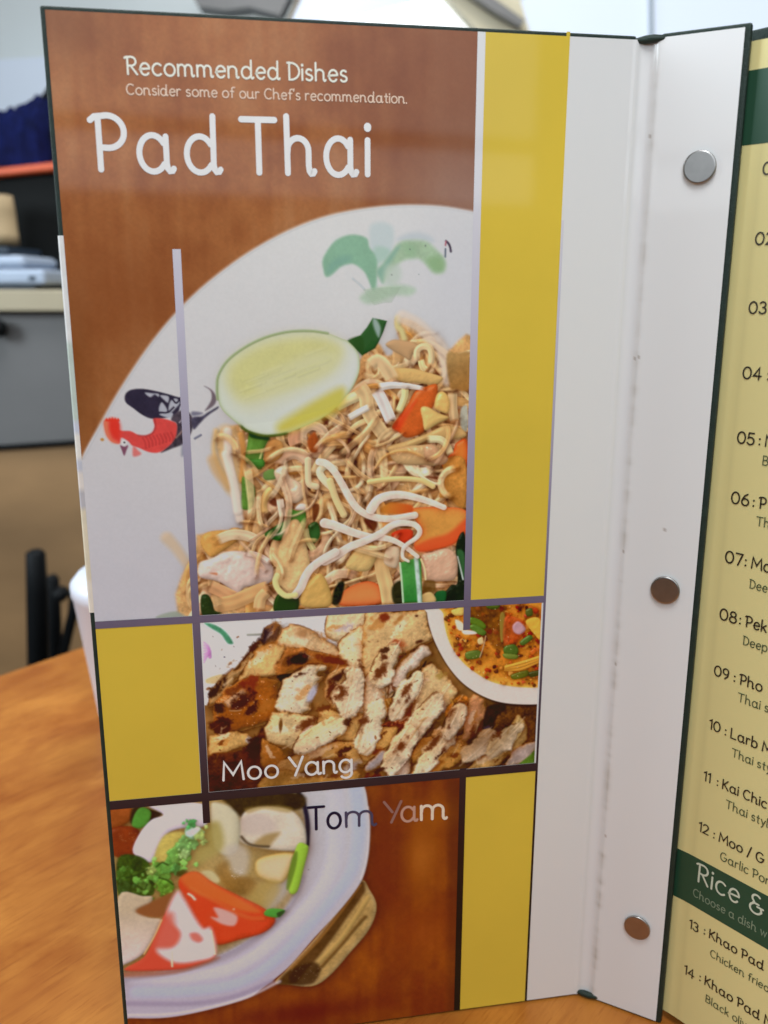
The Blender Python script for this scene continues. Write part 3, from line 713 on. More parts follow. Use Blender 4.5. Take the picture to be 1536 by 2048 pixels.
    P.scorch(*b((440, 1180))[0], 9, 10, 0, (188, 184, 188), 0.8)
    P.fill(b((80, 1320), (300, 1280), (460, 1220), (560, 1060), (600, 1180), (560, 1400), (700, 1560), (600, 1620), (80, 1640)), (78, 42, 22), soft=5, mottle=0.7, mscale=20)
    P.scorch(*b((480, 1270))[0], 26, 40, 0.4, (44, 18, 12), 0.9)
    P.scorch(*b((330, 1350))[0], 30, 18, 0, (100, 50, 22), 0.7)
    meat(b((560, 1180), (640, 1200), (760, 1260), (800, 1330), (760, 1420), (640, 1460), (560, 1400)), (158, 100, 46), bump=0.6)
    meat(b((780, 1330), (980, 1270), (1160, 1210), (1420, 1180), (1560, 1240), (1540, 1420), (1260, 1380), (1000, 1420), (900, 1500), (700, 1440)), (194, 152, 92), bump=0.6)
    P.scorch(*b((1130, 1370))[0], 46, 14, -0.15, (84, 42, 18), 0.85)
    P.scorch(*b((960, 1480))[0], 22, 12, 0, (56, 28, 18), 0.85)
    meat(b((560, 1520), (760, 1440), (980, 1500), (1240, 1500), (1420, 1450), (1400, 1560), (900, 1620), (540, 1640)), (156, 118, 62), bump=0.4)
    P.scorch(*b((1400, 1400))[0], 30, 14, -0.5, (176, 174, 190), 0.6)
    # right half
    meat(c((0, 150), (120, 130), (420, 130), (530, 120), (545, 260), (580, 380), (420, 460), (260, 560), (200, 700), (0, 720)), (202, 170, 122), bump=0.7)
    for x, y, rx, ry, a, col in ((170, 190, 18, 12, 0.1, (110, 44, 30)), (440, 178, 6, 5, 0, (60, 26, 18)), (290, 430, 26, 18, 0.2, (160, 84, 52)), (470, 395, 14, 7, -0.3, (66, 32, 22)), (205, 480, 9, 12, 0.4, (86, 34, 22)),
                                 (300, 525, 11, 6, 0.1, (92, 38, 26)), (110, 610, 10, 17, 0, (58, 24, 30)), (300, 200, 30, 8, -0.8, (160, 110, 62)), (110, 395, 3, 4, 0, (120, 60, 30))):
        P.scorch(*c((x, y))[0], rx, ry, a, col, 0.9, 0.6)
    meat(c((190, 820), (260, 640), (400, 480), (500, 410), (570, 480), (540, 540), (400, 660), (280, 800), (200, 880)), (192, 178, 166), bump=0.5)
    P.fill(c((190, 900), (300, 800), (420, 680), (520, 560), (490, 640), (340, 800), (240, 870)), (44, 30, 24), soft=3)
    meat(c((0, 700), (120, 680), (190, 800), (170, 960), (110, 1080), (0, 1060)), (204, 180, 150))
    P.scorch(*c((110, 960))[0], 16, 30, 0.2, (180, 182, 204), 0.75, 0.5)
    meat(c((400, 880), (440, 700), (560, 560), (640, 640), (700, 700), (790, 820), (720, 930), (600, 1060), (540, 1160), (440, 1180), (380, 1060)), (200, 172, 128), bump=0.7)
    P.scorch(*c((610, 980))[0], 22, 30, 0.7, (188, 188, 200), 0.8, 0.5)
    P.scorch(*c((640, 690))[0], 14, 12, 0, (134, 112, 56), 0.7)
    P.fill(c((690, 980), (800, 860), (880, 880), (880, 1000), (760, 1080), (700, 1060)), (168, 104, 46), soft=4, mottle=0.5, mscale=8)
    for k in range(12):
        x, y = 700 + 150 * rng.rand(), 880 + 180 * rng.rand()
        P.stroke(c((x, y), (x + 20, y + 35), (x + 15, y + 70)), 4, (196, 150, 76), shadow=0.2, alpha=0.5, soft=3)
    P.fill(c((110, 1120), (240, 1060), (330, 1000), (390, 960), (380, 1080), (280, 1180), (120, 1160)), (134, 64, 30), relief=6, bump=0.9, gloss=0.2, mottle=0.4, mscale=8, shadow=0.4)
    P.fill(c((160, 900), (260, 860), (380, 740), (400, 900), (300, 980), (180, 1000)), (176, 122, 58), soft=4, mottle=0.4, mscale=8)
    for k in range(5):
        P.stroke(c((190 + 30 * k, 900), (215 + 30 * k, 940), (225 + 26 * k, 990)), 4, (200, 172, 120), shadow=0.2, alpha=0.5, soft=3)
    meat(c((0, 1140), (270, 1120), (230, 1240), (160, 1340), (0, 1440), (-60, 1300)), (202, 160, 96))
    P.scorch(*c((90, 1330))[0], 20, 12, 0, (128, 58, 24), 0.85)
    meat(c((240, 1230), (340, 1160), (440, 1140), (460, 1200), (400, 1380), (340, 1560), (200, 1580), (180, 1440)), (176, 162, 150))
    meat(c((0, 1440), (150, 1330), (180, 1420), (60, 1500), (0, 1500)), (160, 156, 164), rel=8)
    P.scorch(*c((70, 1550))[0], 30, 10, 0, (84, 28, 16), 0.9)
    meat(c((560, 1180), (700, 1100), (860, 1060), (840, 1160), (700, 1230), (600, 1240)), (196, 150, 98))
    meat(c((400, 1370), (480, 1220), (680, 1200), (900, 1190), (860, 1230), (660, 1280), (520, 1380), (420, 1430)), (164, 118, 62))
    P.stroke(c((520, 1370), (540, 1300), (620, 1250), (720, 1225)), 7, (52, 40, 34), shadow=0.3)
    meat(c((410, 1530), (560, 1370), (700, 1270), (870, 1220), (860, 1330), (780, 1440), (660, 1490), (480, 1550)), (192, 142, 76))
    P.scorch(*c((740, 1370))[0], 16, 10, 0, (100, 46, 18), 0.85)
    meat(c((830, 1190), (880, 900), (990, 880), (1040, 980), (960, 1120), (900, 1230), (840, 1240)), (180, 128, 92))
    P.fill(c((990, 1160), (1040, 960), (1200, 940), (1160, 1100), (1100, 1220), (900, 1420), (860, 1420), (880, 1300)), (40, 26, 26), soft=5, mottle=0.5, mscale=8)
    P.scorch(*c((1040, 1130))[0], 9, 8, 0, (84, 84, 118), 0.6)
    P.fill(c((1100, 1200), (1160, 1000), (1480, 960), (1480, 1400), (1200, 1500), (1150, 1300)), (96, 62, 36), soft=5, mottle=0.7, mscale=20)
    meat(c((1150, 1320), (1200, 1180), (1300, 1010), (1370, 1100), (1380, 1220), (1280, 1320), (1180, 1420)), (176, 150, 98))
    meat(c((870, 1470), (1000, 1350), (1130, 1290), (1210, 1360), (1140, 1450), (960, 1490), (880, 1500)), (182, 150, 96))
    P.scorch(*c((1110, 1370))[0], 14, 12, 0, (196, 188, 180), 0.7)
    meat(c((1190, 1430), (1300, 1320), (1470, 1230), (1460, 1330), (1320, 1440), (1220, 1480)), (140, 126, 122), rel=8)
    P.fill(c((1300, 1470), (1400, 1370), (1480, 1310), (1480, 1500)), (70, 96, 40), soft=4, mottle=0.3)
    # long slices lying side by side
    for sx, sy, ln, wd, an, col in ((770, 1330, 95, 26, -1.05, tan), (812, 1392, 110, 24, -1.0, pale), (846, 1436, 120, 26, -0.98, (196, 166, 126)), (800, 1500, 110, 26, -1.0, (190, 158, 118)), (872, 1500, 110, 22, -0.85, tan),
                                    (908, 1438, 80, 20, -1.1, (186, 146, 104)), (742, 1452, 110, 28, -1.25, pale), (700, 1386, 100, 30, -1.35, (208, 182, 146)), (640, 1470, 120, 26, -0.5, tan),
                                    (960, 1490, 80, 20, -0.75, (168, 132, 92)), (1010, 1480, 90, 22, -0.8, (170, 142, 100))):
        ca, sa = math.cos(an), math.sin(an)
        wd, ln = wd * 1.75, ln * 1.05
        out = []
        for t, o in ((-1, .1), (-.8, .75), (-.3, 1), (.2, .95), (.7, .8), (1, .2), (.85, -.6), (.3, -.95), (-.2, -1), (-.75, -.8)):
            o2 = o * wd * 0.5 * (0.85 + 0.3 * rng.rand())
            t2 = t * ln * 0.5 * (0.9 + 0.2 * rng.rand())
            out.append((sx + t2 * ca - o2 * sa, sy + t2 * sa + o2 * ca))
        P.fill(out, col, relief=6, bump=0.2, bscale=8, gloss=0.05, shadow=0.62, sw=5, mottle=0.24, ragged=2.2, soft=4.5,
               grad=((sx + sa * wd * .5, sy - ca * wd * .5), (sx - sa * wd * .5, sy + ca * wd * .5), (196, 178, 156)))
        for k in range(5):
            f, g_ = rng.rand() - .5, (rng.rand() - .6) * wd * .5
            P.stroke([(sx + (f - .2) * ln * ca - g_ * sa, sy + (f - .2) * ln * sa + g_ * ca), (sx + (f + .2) * ln * ca - g_ * sa, sy + (f + .2) * ln * sa + g_ * ca)], 2.5, (158, 116, 70) if k % 2 else (222, 206, 184), shadow=0, alpha=0.4, soft=2.5, curved=False)
        P.scorch(sx + sa * wd * .35 + (rng.rand() - .5) * ln * .5 * ca, sy - ca * wd * .35 + (rng.rand() - .5) * ln * .5 * sa, ln * .3, wd * .28, an, (86, 42, 22), 0.9, 1.0, 1.2)
        if rng.rand() < 0.6:
            P.scorch(sx + (rng.rand() - .5) * ln * .6 * ca, sy + (rng.rand() - .5) * ln * .6 * sa, ln * .12, wd * .22, an, (70, 32, 20), 0.85, 1.0, 1.2)
    # small scorch marks and pepper all over the meat, fibres along the slices
    for k in range(150):
        x, y = 410 + 520 * rng.rand(), 1250 + 330 * rng.rand()
        P.scorch(x, y, 1.5 + 5 * rng.rand() ** 3, 1.2 + 3 * rng.rand() ** 3, rng.rand() * 3, (104, 58, 26) if k % 3 else (64, 30, 18), 0.35 + 0.4 * rng.rand(), 0.7)
    for k in range(70):
        x, y = 420 + 620 * rng.rand(), 1300 + 260 * rng.rand()
        a_ = -0.9 + 0.4 * rng.randn()
        ln = 8 + 16 * rng.rand()
        P.stroke([(x, y), (x + ln * math.cos(a_) * 0.5, y + ln * math.sin(a_) * 0.5 + 1), (x + ln * math.cos(a_), y + ln * math.sin(a_))], 2 + 3 * rng.rand(), (222, 204, 172) if k % 2 else (140, 96, 50), shadow=0, alpha=0.35, soft=2)
    P.tint(960, 1480, 90, 60, (50, 32, 26), 0.35)
    P.tint(560, 1540, 150, 42, (70, 40, 24), 0.5)
    for x, y, rx, ry, an in ((610, 1345, 26, 10, -0.3), (500, 1420, 24, 14, -0.6), (455, 1440, 20, 12, 0.2), (700, 1440, 12, 20, 0.2), (770, 1300, 16, 8, -0.6), (830, 1300, 14, 7, -0.5), (690, 1500, 24, 8, -0.3), (880, 1510, 18, 7, -0.8), (760, 1540, 20, 7, -0.2)):
        P.scorch(x, y, rx, ry, an, (52, 24, 18), 0.85, 1.2, 1.4)
    # dipping bowl
    import_pts = lambda *p: c(*p)
    P.fill(import_pts((470, 60), (520, 115), (545, 260), (600, 420), (700, 600), (830, 760), (1000, 870), (1200, 945), (1480, 950), (1600, 940), (1600, 60)), (30, 20, 18), soft=7, alpha=0.75)
    P.fill(import_pts((522, 40), (528, 150), (550, 270), (605, 420), (705, 600), (835, 752), (1005, 862), (1200, 922), (1480, 932), (1640, 900), (1640, 40)), (198, 192, 188), soft=1.6, grad=((860, 1215), (1000, 1400), (190, 182, 178)))
    sauce = import_pts((665, 40), (668, 160), (684, 290), (732, 430), (830, 570), (950, 668), (1100, 748), (1300, 785), (1490, 788), (1660, 760), (1660, 40))
    P.fill(sauce, (190, 124, 52), soft=2, mottle=0.25, mscale=20, edge=(206, 168, 84), ew=7)
    sq = P.xy(smooth_line(sauce, True, 2))
    _, _, _, _, ins = P.distance(sq, (0, 0, P.w, P.h), True)

    def in_sauce():
        while True:
            x, y = 690 + rng.rand() * 830, 80 + rng.rand() * 690
            q = P.xy(c((x, y)))[0].round().astype(int)
            if 0 <= q[0] < P.w and 0 <= q[1] < P.h and ins[q[1], q[0]]:
                return x, y
    bits = [(160, 58, 28), (182, 92, 40), (204, 150, 70), (120, 70, 28), (90, 50, 24), (196, 128, 60), (150, 40, 22)]
    for k in range(330):
        x, y = in_sauce()
        rr = (4 + 24 * rng.rand() ** 2)
        n = 6
        pts = c(*[(x + rr * (0.6 + 0.7 * rng.rand()) * math.cos(6.28 * i / n), y + rr * (0.5 + 0.7 * rng.rand()) * math.sin(6.28 * i / n)) for i in range(n)])
        P.fill(pts, np.array(bits[rng.randint(len(bits))]) + rng.randn() * 12, relief=3, gloss=0.15, shadow=0.25, sw=2, alpha=0.9)
    P.fill(c((900, 100), (1180, 90), (1200, 420), (1130, 470), (1010, 340), (900, 300)), (74, 46, 24), soft=7, alpha=0.55, mottle=0.6, mscale=8)
    for q, col in ((((900, 190), (980, 210), (1030, 260), (1010, 290), (900, 240)), (92, 118, 46)), (((890, 270), (940, 250), (1030, 310), (1010, 345), (940, 320)), (84, 112, 50)),
                   (((860, 490), (960, 470), (1000, 500), (960, 540), (870, 545)), (86, 106, 50)), (((1190, 440), (1270, 420), (1310, 470), (1280, 520), (1190, 500)), (72, 96, 44)),
                   (((1320, 400), (1400, 340), (1430, 370), (1350, 430)), (80, 104, 50)), (((1180, 500), (1300, 510), (1290, 545), (1200, 540)), (98, 112, 52)), (((1370, 130), (1420, 110), (1430, 170), (1380, 180)), (84, 90, 46)),
                   (((1250, 680), (1380, 640), (1390, 690), (1270, 720)), (90, 96, 40)), (((1400, 660), (1490, 640), (1490, 680), (1410, 700)), (66, 70, 40)), (((1040, 90), (1150, 85), (1120, 120), (1050, 115)), (70, 84, 36))):
        P.fill(c(*q), col, relief=4, gloss=0.18, shadow=0.4, sw=3, mottle=0.15)
    P.fill(c((1150, 180), (1190, 160), (1200, 330), (1160, 400)), (132, 112, 56), relief=3, shadow=0.3)
    P.fill(c((1190, 200), (1260, 180), (1370, 240), (1340, 360), (1240, 420), (1180, 400)), (168, 74, 44), relief=4, gloss=0.05, alpha=0.7, mottle=0.3, soft=4)
    P.fill(c((1260, 260), (1310, 225), (1370, 290), (1320, 335), (1270, 315)), (176, 140, 150), relief=4, bump=0.3, soft=3)
    P.fill(c((1370, 230), (1440, 190), (1500, 220), (1500, 380), (1440, 330)), (206, 158, 70), relief=5, bump=0.4, shadow=0.3)
    for k in range(3):
        P.stroke(c((1200, 640 - 14 * k), (1330, 630 - 26 * k), (1480, 570 - 20 * k)), 6, (210, 158, 72), shadow=0.3)
    P.fill(c((830, 300), (920, 305), (950, 330), (850, 335)), (212, 206, 194), soft=3)
    P.fill(c((770, 210), (835, 240), (835, 300), (790, 290)), (212, 200, 178), soft=3)
    P.fill(c((740, 130), (840, 105), (835, 170), (760, 170)), (206, 178, 100), relief=5, bump=0.4)
    P.fill(c((960, 380), (1000, 360), (1010, 410), (970, 420)), (206, 176, 130), relief=3)
    P.stroke(c((1030, 350), (1010, 440), (980, 530)), 2.5, (170, 140, 110), shadow=0.1)
    for k in range(40):
        x, y = in_sauce()
        P.scorch(*c((x, y))[0], 1.2, 1.0, 0, (232, 214, 170), 0.8, 0.2)
    P.a = 120 + (P.a - 120) * 1.10
    P.a = P.a * 0.75 + box_blur(P.a, 1) * 0.25
    P.a *= (1 + 0.02 * P.noise[3])[..., None]
    return P


def paint_tom_yam():
    P = Print(U_P, U_V2, V_PB, V_B2B, CELL, 23, (102, 48, 22))
    wood(P, (102, 48, 22), (84, 30, 16), (138, 76, 32))
    a, b = crop(220, 1580, 0.2734), crop(520, 1560, 0.2734)
    rng = P.rng
    P.tint(*b((1180, 560))[0], 34, 90, (150, 88, 36), 0.75)
    P.tint(*b((1280, 250))[0], 60, 40, (138, 78, 30), 0.6)
    P.tint(*b((900, 500))[0], 26, 120, (98, 42, 20), 0.6)
    P.tint(*b((1200, 1100))[0], 90, 70, (124, 60, 32), 0.5)
    P.tint(*b((300, 1700))[0], 160, 30, (76, 24, 16), 0.7)
    P.fill(b((1370, 0), (1470, 0), (1470, 1800), (1370, 1800)), (60, 30, 16), soft=14, alpha=0.35, curved=False)
    # handle
    P.fill(b((740, 735), (800, 800), (850, 900), (840, 1000), (780, 1120), (660, 1260), (540, 1400), (430, 1490), (330, 1510), (200, 1495), (110, 1480), (200, 1380), (400, 1160), (600, 920)), (150, 122, 74), relief=10, bump=0.12, shadow=0.45, sw=7,
           edge=(170, 148, 106), ew=4, mottle=0.2, mscale=20)
    P.fill(b((735, 745), (770, 800), (740, 860), (640, 1000), (520, 1170), (420, 1300), (330, 1400), (250, 1490), (130, 1480), (250, 1350), (430, 1150), (600, 930)), (66, 44, 26), soft=7, alpha=0.9, mottle=0.2, mscale=20)
    P.stroke(b((735, 770), (620, 930), (440, 1160), (230, 1380)), 7, (136, 96, 50), shadow=0, alpha=0.8, soft=3)
    P.stroke(b((790, 860), (700, 1000), (600, 1150), (470, 1290), (360, 1400)), 11, (158, 130, 76), shadow=0, alpha=0.85, soft=4)
    P.stroke(b((770, 1000), (690, 1090), (600, 1200), (500, 1310), (420, 1400)), 8, (78, 54, 28), shadow=0, alpha=0.8, soft=4)
    P.fill(b((250, 1380), (400, 1330), (440, 1400), (380, 1490), (220, 1490)), (44, 28, 20), soft=8, alpha=0.8)
    for k in range(40):
        P.scorch(*b((210 + 260 * rng.rand(), 1340 + 140 * rng.rand()))[0], 1.2, 0.9, 0, (168, 150, 130), 0.7, 0.2)
    # bowl
    outer = b((700, -60), (765, 50), (790, 180), (803, 350), (790, 560), (745, 730), (610, 920), (400, 1150), (200, 1375), (0, 1535)) + a((1000, 1525), (700, 1612), (420, 1664), (140, 1668), (-200, 1650), (-200, -60))
    P.fill(outer, (170, 170, 177), soft=1.6, shadow=0.35, sw=6, mottle=0.02, mscale=60, grad=((700, 1620), (560, 1950), (150, 144, 158)))
    P.stroke(b((700, 60), (728, 300), (700, 560), (640, 720), (500, 900), (300, 1130), (100, 1330), (-150, 1480), (-500, 1540), (-900, 1550)), 26, (146, 160, 190), flat=0.2, shadow=0, alpha=0.55, soft=9)
    P.stroke(b((560, 60), (560, 300), (540, 600), (440, 820), (260, 1020), (0, 1260), (-250, 1390), (-600, 1440), (-900, 1440)), 36, (172, 172, 186), flat=0.2, shadow=0, alpha=0.7, soft=12)
    P.stroke(b((790, 200), (800, 350), (785, 560), (740, 728)), 5, (178, 172, 176), shadow=0, alpha=0.8, soft=3)
    P.stroke(a((1180, 1400), (900, 1510), (600, 1560), (130, 1560)), 12, (126, 116, 138), flat=0.2, shadow=0, alpha=0.75, soft=6)
    P.stroke(a((1240, 1400), (1000, 1515), (700, 1596), (420, 1640), (140, 1645)), 7, (176, 170, 182), flat=0.2, shadow=0, alpha=0.7, soft=4)
    inner = a((-200, 40), (500, -20), (1150, -30), (1380, 20), (1430, 130), (1450, 260), (1444, 400), (1410, 660), (1340, 810), (1210, 960), (1000, 1110), (800, 1215), (500, 1312), (110, 1374), (-200, 1380))
    P.fill(inner, (140, 116, 68), soft=4, mottle=0.2, mscale=60, edge=(150, 148, 160), ew=7, shadow=0.18, sw=6)
    P.stroke(a((1370, 0), (1420, 110), (1446, 250), (1442, 400)), 9, (22, 26, 46), shadow=0.1, soft=3)
    P.stroke(a((1410, 640), (1330, 820), (1200, 975), (1000, 1125), (800, 1228), (500, 1325), (110, 1386)), 10, (132, 128, 146), flat=0.2, shadow=0, alpha=0.6, soft=6)
    P.fill(a((830, 20), (1370, 20), (1410, 130), (1200, 160), (960, 200), (880, 120)), (48, 38, 24), soft=7, mottle=0.4, mscale=20)
    P.fill(a((1250, 640), (1330, 700), (1180, 880), (1100, 900), (1150, 760)), (150, 150, 158), soft=16, alpha=0.8)
    # mushrooms and other pieces, soft because out of focus in the print
    P.fill(a((950, 230), (1000, 150), (1150, 120), (1330, 150), (1420, 260), (1436, 400), (1380, 440), (1220, 440), (1000, 400), (930, 340)), (190, 180, 164), relief=12, soft=4, shadow=0.35, sw=8, mottle=0.06)
    P.fill(a((960, 200), (1100, 170), (1200, 220), (1200, 310), (1050, 330), (960, 300)), (172, 158, 152), soft=14, alpha=0.7)
    P.fill(a((1050, 400), (1130, 330), (1240, 310), (1200, 370), (1150, 420)), (140, 116, 74), soft=10, alpha=0.9)
    P.stroke(a((960, 340), (1010, 390), (1080, 408), (1160, 412)), 5, (66, 54, 40), shadow=0, soft=3)
    P.fill(a((1000, 130), (1200, 110), (1330, 130), (1300, 165), (1130, 140), (1010, 170)), (140, 116, 60), soft=6, alpha=0.6)
    P.fill(a((1090, 500), (1250, 460), (1350, 470), (1330, 560), (1250, 680), (1100, 640), (1060, 570)), (190, 172, 140), relief=10, soft=5, shadow=0.3, edge=(184, 150, 76), ew=5)
    P.fill(a((740, 100), (830, 100), (900, 140), (950, 220), (940, 420), (860, 480), (770, 420), (740, 250)), (184, 178, 152), relief=14, soft=6, shadow=0.2)
    P.fill(a((700, 260), (800, 240), (830, 420), (700, 520), (600, 560), (640, 400)), (146, 134, 74), soft=14, alpha=0.85)
    P.fill(a((840, 430), (960, 400), (1020, 480), (990, 620), (890, 600)), (170, 162, 156), soft=16, alpha=0.8)
    P.fill(a((780, 560), (860, 520), (900, 620), (1050, 650), (1060, 760), (900, 760), (800, 660)), (116, 82, 36), soft=14, alpha=0.9, mottle=0.2)
    P.fill(a((660, 600), (740, 590), (800, 650), (780, 680), (700, 650)), (176, 166, 124), soft=6)
    for k in range(16):
        P.scorch(*a((880 + 90 * rng.rand(), 560 + 90 * rng.rand()))[0], 1.3, 1.3, 0, (214, 212, 220), 0.8, 0.2)
    P.fill(a((1050, 720), (1200, 660), (1240, 740), (1120, 900), (1000, 860)), (150, 128, 66), soft=16, alpha=0.7)
    P.fill(a((0, 110), (140, 120), (170, 190), (100, 260), (0, 280)), (134, 70, 34), relief=9, soft=3, shadow=0.4, mottle=0.15)
    P.fill(a((0, 290), (180, 270), (230, 360), (200, 470), (30, 480)), (110, 46, 24), relief=10, soft=3, shadow=0.4, mottle=0.15, gloss=0.08)
    for k in range(26):
        P.scorch(*a((60 + 130 * rng.rand(), 310 + 70 * rng.rand()))[0], 1.2, 0.9, 0, (176, 132, 92), 0.6, 0.2)
    P.fill(a((180, 120), (330, 150), (380, 180), (240, 260), (150, 240)), (44, 34, 26), soft=5)
    P.fill(a((190, 160), (240, 125), (300, 160), (280, 240), (220, 280), (160, 255)), (70, 128, 50), relief=5, soft=2, shadow=0.3, mottle=0.1)
    P.fill(a((280, 110), (480, 90), (640, 95), (720, 130), (700, 260), (520, 280), (420, 320), (360, 420), (300, 530), (170, 460), (210, 330), (300, 220), (390, 180)), (198, 188, 202), relief=11, soft=2.5, shadow=0.3, mottle=0.03)
    P.fill(a((330, 460), (400, 330), (540, 310), (600, 400), (460, 480), (330, 560)), (176, 160, 84), soft=6, mottle=0.12)
    P.fill(a((60, 500), (200, 480), (300, 560), (320, 760), (160, 780), (60, 760)), (48, 72, 28), soft=4, mottle=0.5, mscale=8)

    def leaf(cx, cy, r, col):
        n = 11
        pts = a(*[(cx + r * (0.55 + 0.6 * rng.rand()) * math.cos(6.28 * i / n), cy + r * (0.55 + 0.6 * rng.rand()) * math.sin(6.28 * i / n)) for i in range(n)])
        P.fill(pts, col, relief=4, bump=0.2, gloss=0.06, shadow=0.2, sw=3, mottle=0.2, mscale=8, soft=2.2)
    for cx, cy, r, col in ((110, 620, 80, (54, 88, 34)), (240, 700, 70, (84, 124, 54)), (200, 560, 50, (40, 64, 26)), (350, 620, 90, (96, 152, 64)), (440, 560, 80, (92, 150, 66)), (500, 480, 90, (104, 158, 74)), (560, 400, 80, (112, 166, 92)),
                           (590, 300, 60, (130, 178, 140)), (600, 240, 42, (70, 148, 80)), (650, 320, 60, (150, 172, 96)), (390, 700, 70, (90, 140, 50)), (420, 750, 50, (86, 128, 46)), (300, 590, 40, (126, 150, 80)), (100, 720, 60, (50, 78, 36)),
                           (480, 580, 40, (70, 124, 60)), (540, 470, 40, (140, 178, 110))):
        leaf(cx, cy, r, col)
        for k in range(int(r / 10)):
            leaf(cx + r * 0.8 * rng.randn(), cy + r * 0.6 * rng.randn(), r * (0.16 + 0.22 * rng.rand()), np.array(col) * (0.86 + 0.45 * rng.rand()))
    P.scorch(*a((520, 610))[0], 12, 10, 0, (54, 44, 20), 0.8)
    for q in (((340, 560), (380, 530), (420, 545)), ((120, 640), (200, 620), (270, 580)), ((200, 700), (250, 730), (270, 690)), ((360, 640), (420, 660), (460, 690))):
        P.stroke(a(*q), 4, (34, 54, 22), shadow=0, alpha=0.8, soft=2)
    P.fill(a((560, 300), (640, 270), (660, 290), (600, 340), (560, 330)), (196, 212, 214), soft=4, alpha=0.8)
    P.fill(a((60, 780), (240, 775), (310, 780), (290, 840), (200, 880), (280, 930), (380, 950), (330, 1060), (240, 1200), (100, 1280), (60, 1280)), (168, 152, 128), relief=8, soft=2.5, shadow=0.35, mottle=0.06, grad=((255, 1820), (262, 1925), (186, 170, 168)))
    P.fill(a((190, 880), (300, 820), (480, 740), (460, 860), (380, 930), (250, 920)), (120, 74, 44), soft=7)
    # tomato wedges
    P.fill(a((500, 690), (540, 620), (640, 600), (760, 680), (960, 780), (1120, 860), (1210, 950), (1130, 1040), (960, 1090), (780, 1130), (720, 1020), (660, 1000), (560, 820)), (182, 60, 36), relief=12, soft=4, shadow=0.3, gloss=0.05, mottle=0.06)
    P.fill(a((520, 640), (640, 600), (760, 690), (960, 800), (1100, 890), (960, 880), (760, 800), (600, 740)), (184, 92, 44), soft=9, alpha=0.85)
    P.fill(a((760, 860), (860, 880), (930, 920), (910, 990), (820, 980), (740, 930), (790, 930)), (206, 150, 146), soft=6, alpha=0.9)
    P.stroke(a((575, 760), (600, 775), (622, 800)), 5, (224, 196, 176), shadow=0, soft=3)
    P.scorch(*a((905, 872))[0], 4, 4, 0, (226, 176, 156), 0.9, 0.1)
    P.stroke(a((600, 720), (800, 830), (1000, 930), (1120, 940)), 10, (196, 96, 50), shadow=0, alpha=0.5, soft=6)
    P.fill(a((250, 1220), (330, 1060), (390, 930), (480, 760), (520, 760), (600, 900), (670, 1010), (740, 1015), (775, 1210), (650, 1280), (480, 1316), (110, 1320)), (178, 66, 50), relief=7, soft=4, shadow=0.3)
    P.fill(a((420, 880), (490, 740), (540, 790), (620, 930), (680, 1010), (740, 1015), (772, 1200), (640, 1250), (480, 1262), (360, 1200), (350, 1150), (460, 1140), (510, 1050), (440, 960)), (204, 178, 182), soft=11)
    P.fill(a((400, 930), (460, 900), (480, 1000), (510, 1060), (480, 1130), (400, 1160), (330, 1130)), (186, 88, 76), soft=16, alpha=0.85)
    P.fill(a((585, 1050), (640, 1045), (680, 1090), (650, 1115), (600, 1095)), (186, 84, 72), soft=8, alpha=0.85)
    P.stroke(a((740, 1030), (768, 1200)), 4, (206, 190, 160), shadow=0, soft=2)
    P.stroke(a((450, 1180), (456, 1290)), 4, (212, 190, 160), shadow=0, soft=2)
    P.stroke(a((380, 950), (320, 1080), (250, 1200)), 3, (206, 166, 110), shadow=0.1, soft=2)
    P.fill(a((110, 1330), (480, 1320), (770, 1225), (760, 1250), (480, 1340), (110, 1370)), (138, 84, 66), soft=9, alpha=0.8)
    # spring onion
    P.fill(a((1370, 400), (1440, 400), (1450, 440), (1420, 560), (1370, 740), (1310, 745), (1320, 600)), (132, 172, 58), relief=9, soft=2, shadow=0.3)
    P.fill(a((1330, 500), (1370, 450), (1360, 560), (1310, 720), (1290, 700)), (84, 110, 40), soft=4, alpha=0.9)
    P.fill(a((1130, 890), (1180, 865), (1280, 880), (1230, 930), (1140, 920)), (62, 132, 52), relief=5, soft=2, shadow=0.3)
    P.fill(a((1220, 900), (1280, 880), (1240, 930)), (34, 62, 34), soft=3)
    P.scorch(*a((1452, 582))[0], 1.8, 1.8, 0, (50, 46, 54), 0.9, 0)
    P.tint(*a((900, 520))[0], 70, 46, (170, 158, 122), 0.28)
    P.tint(*a((1120, 740))[0], 46, 36, (160, 142, 104), 0.30)
    P.a = P.a * 0.35 + box_blur(P.a, 1) * 0.35 + box_blur(P.a, 2) * 0.30
    P.a *= (1 + 0.02 * P.noise[3])[..., None]
    return P
# --- STROKE LETTERING ---------------------------------------------------
def arc(cx, cy, rx, ry, a0, a1, n=14):
    return [(cx + rx * math.cos(math.radians(a0 + (a1 - a0) * i / n)), cy + ry * math.sin(math.radians(a0 + (a1 - a0) * i / n))) for i in range(n + 1)]


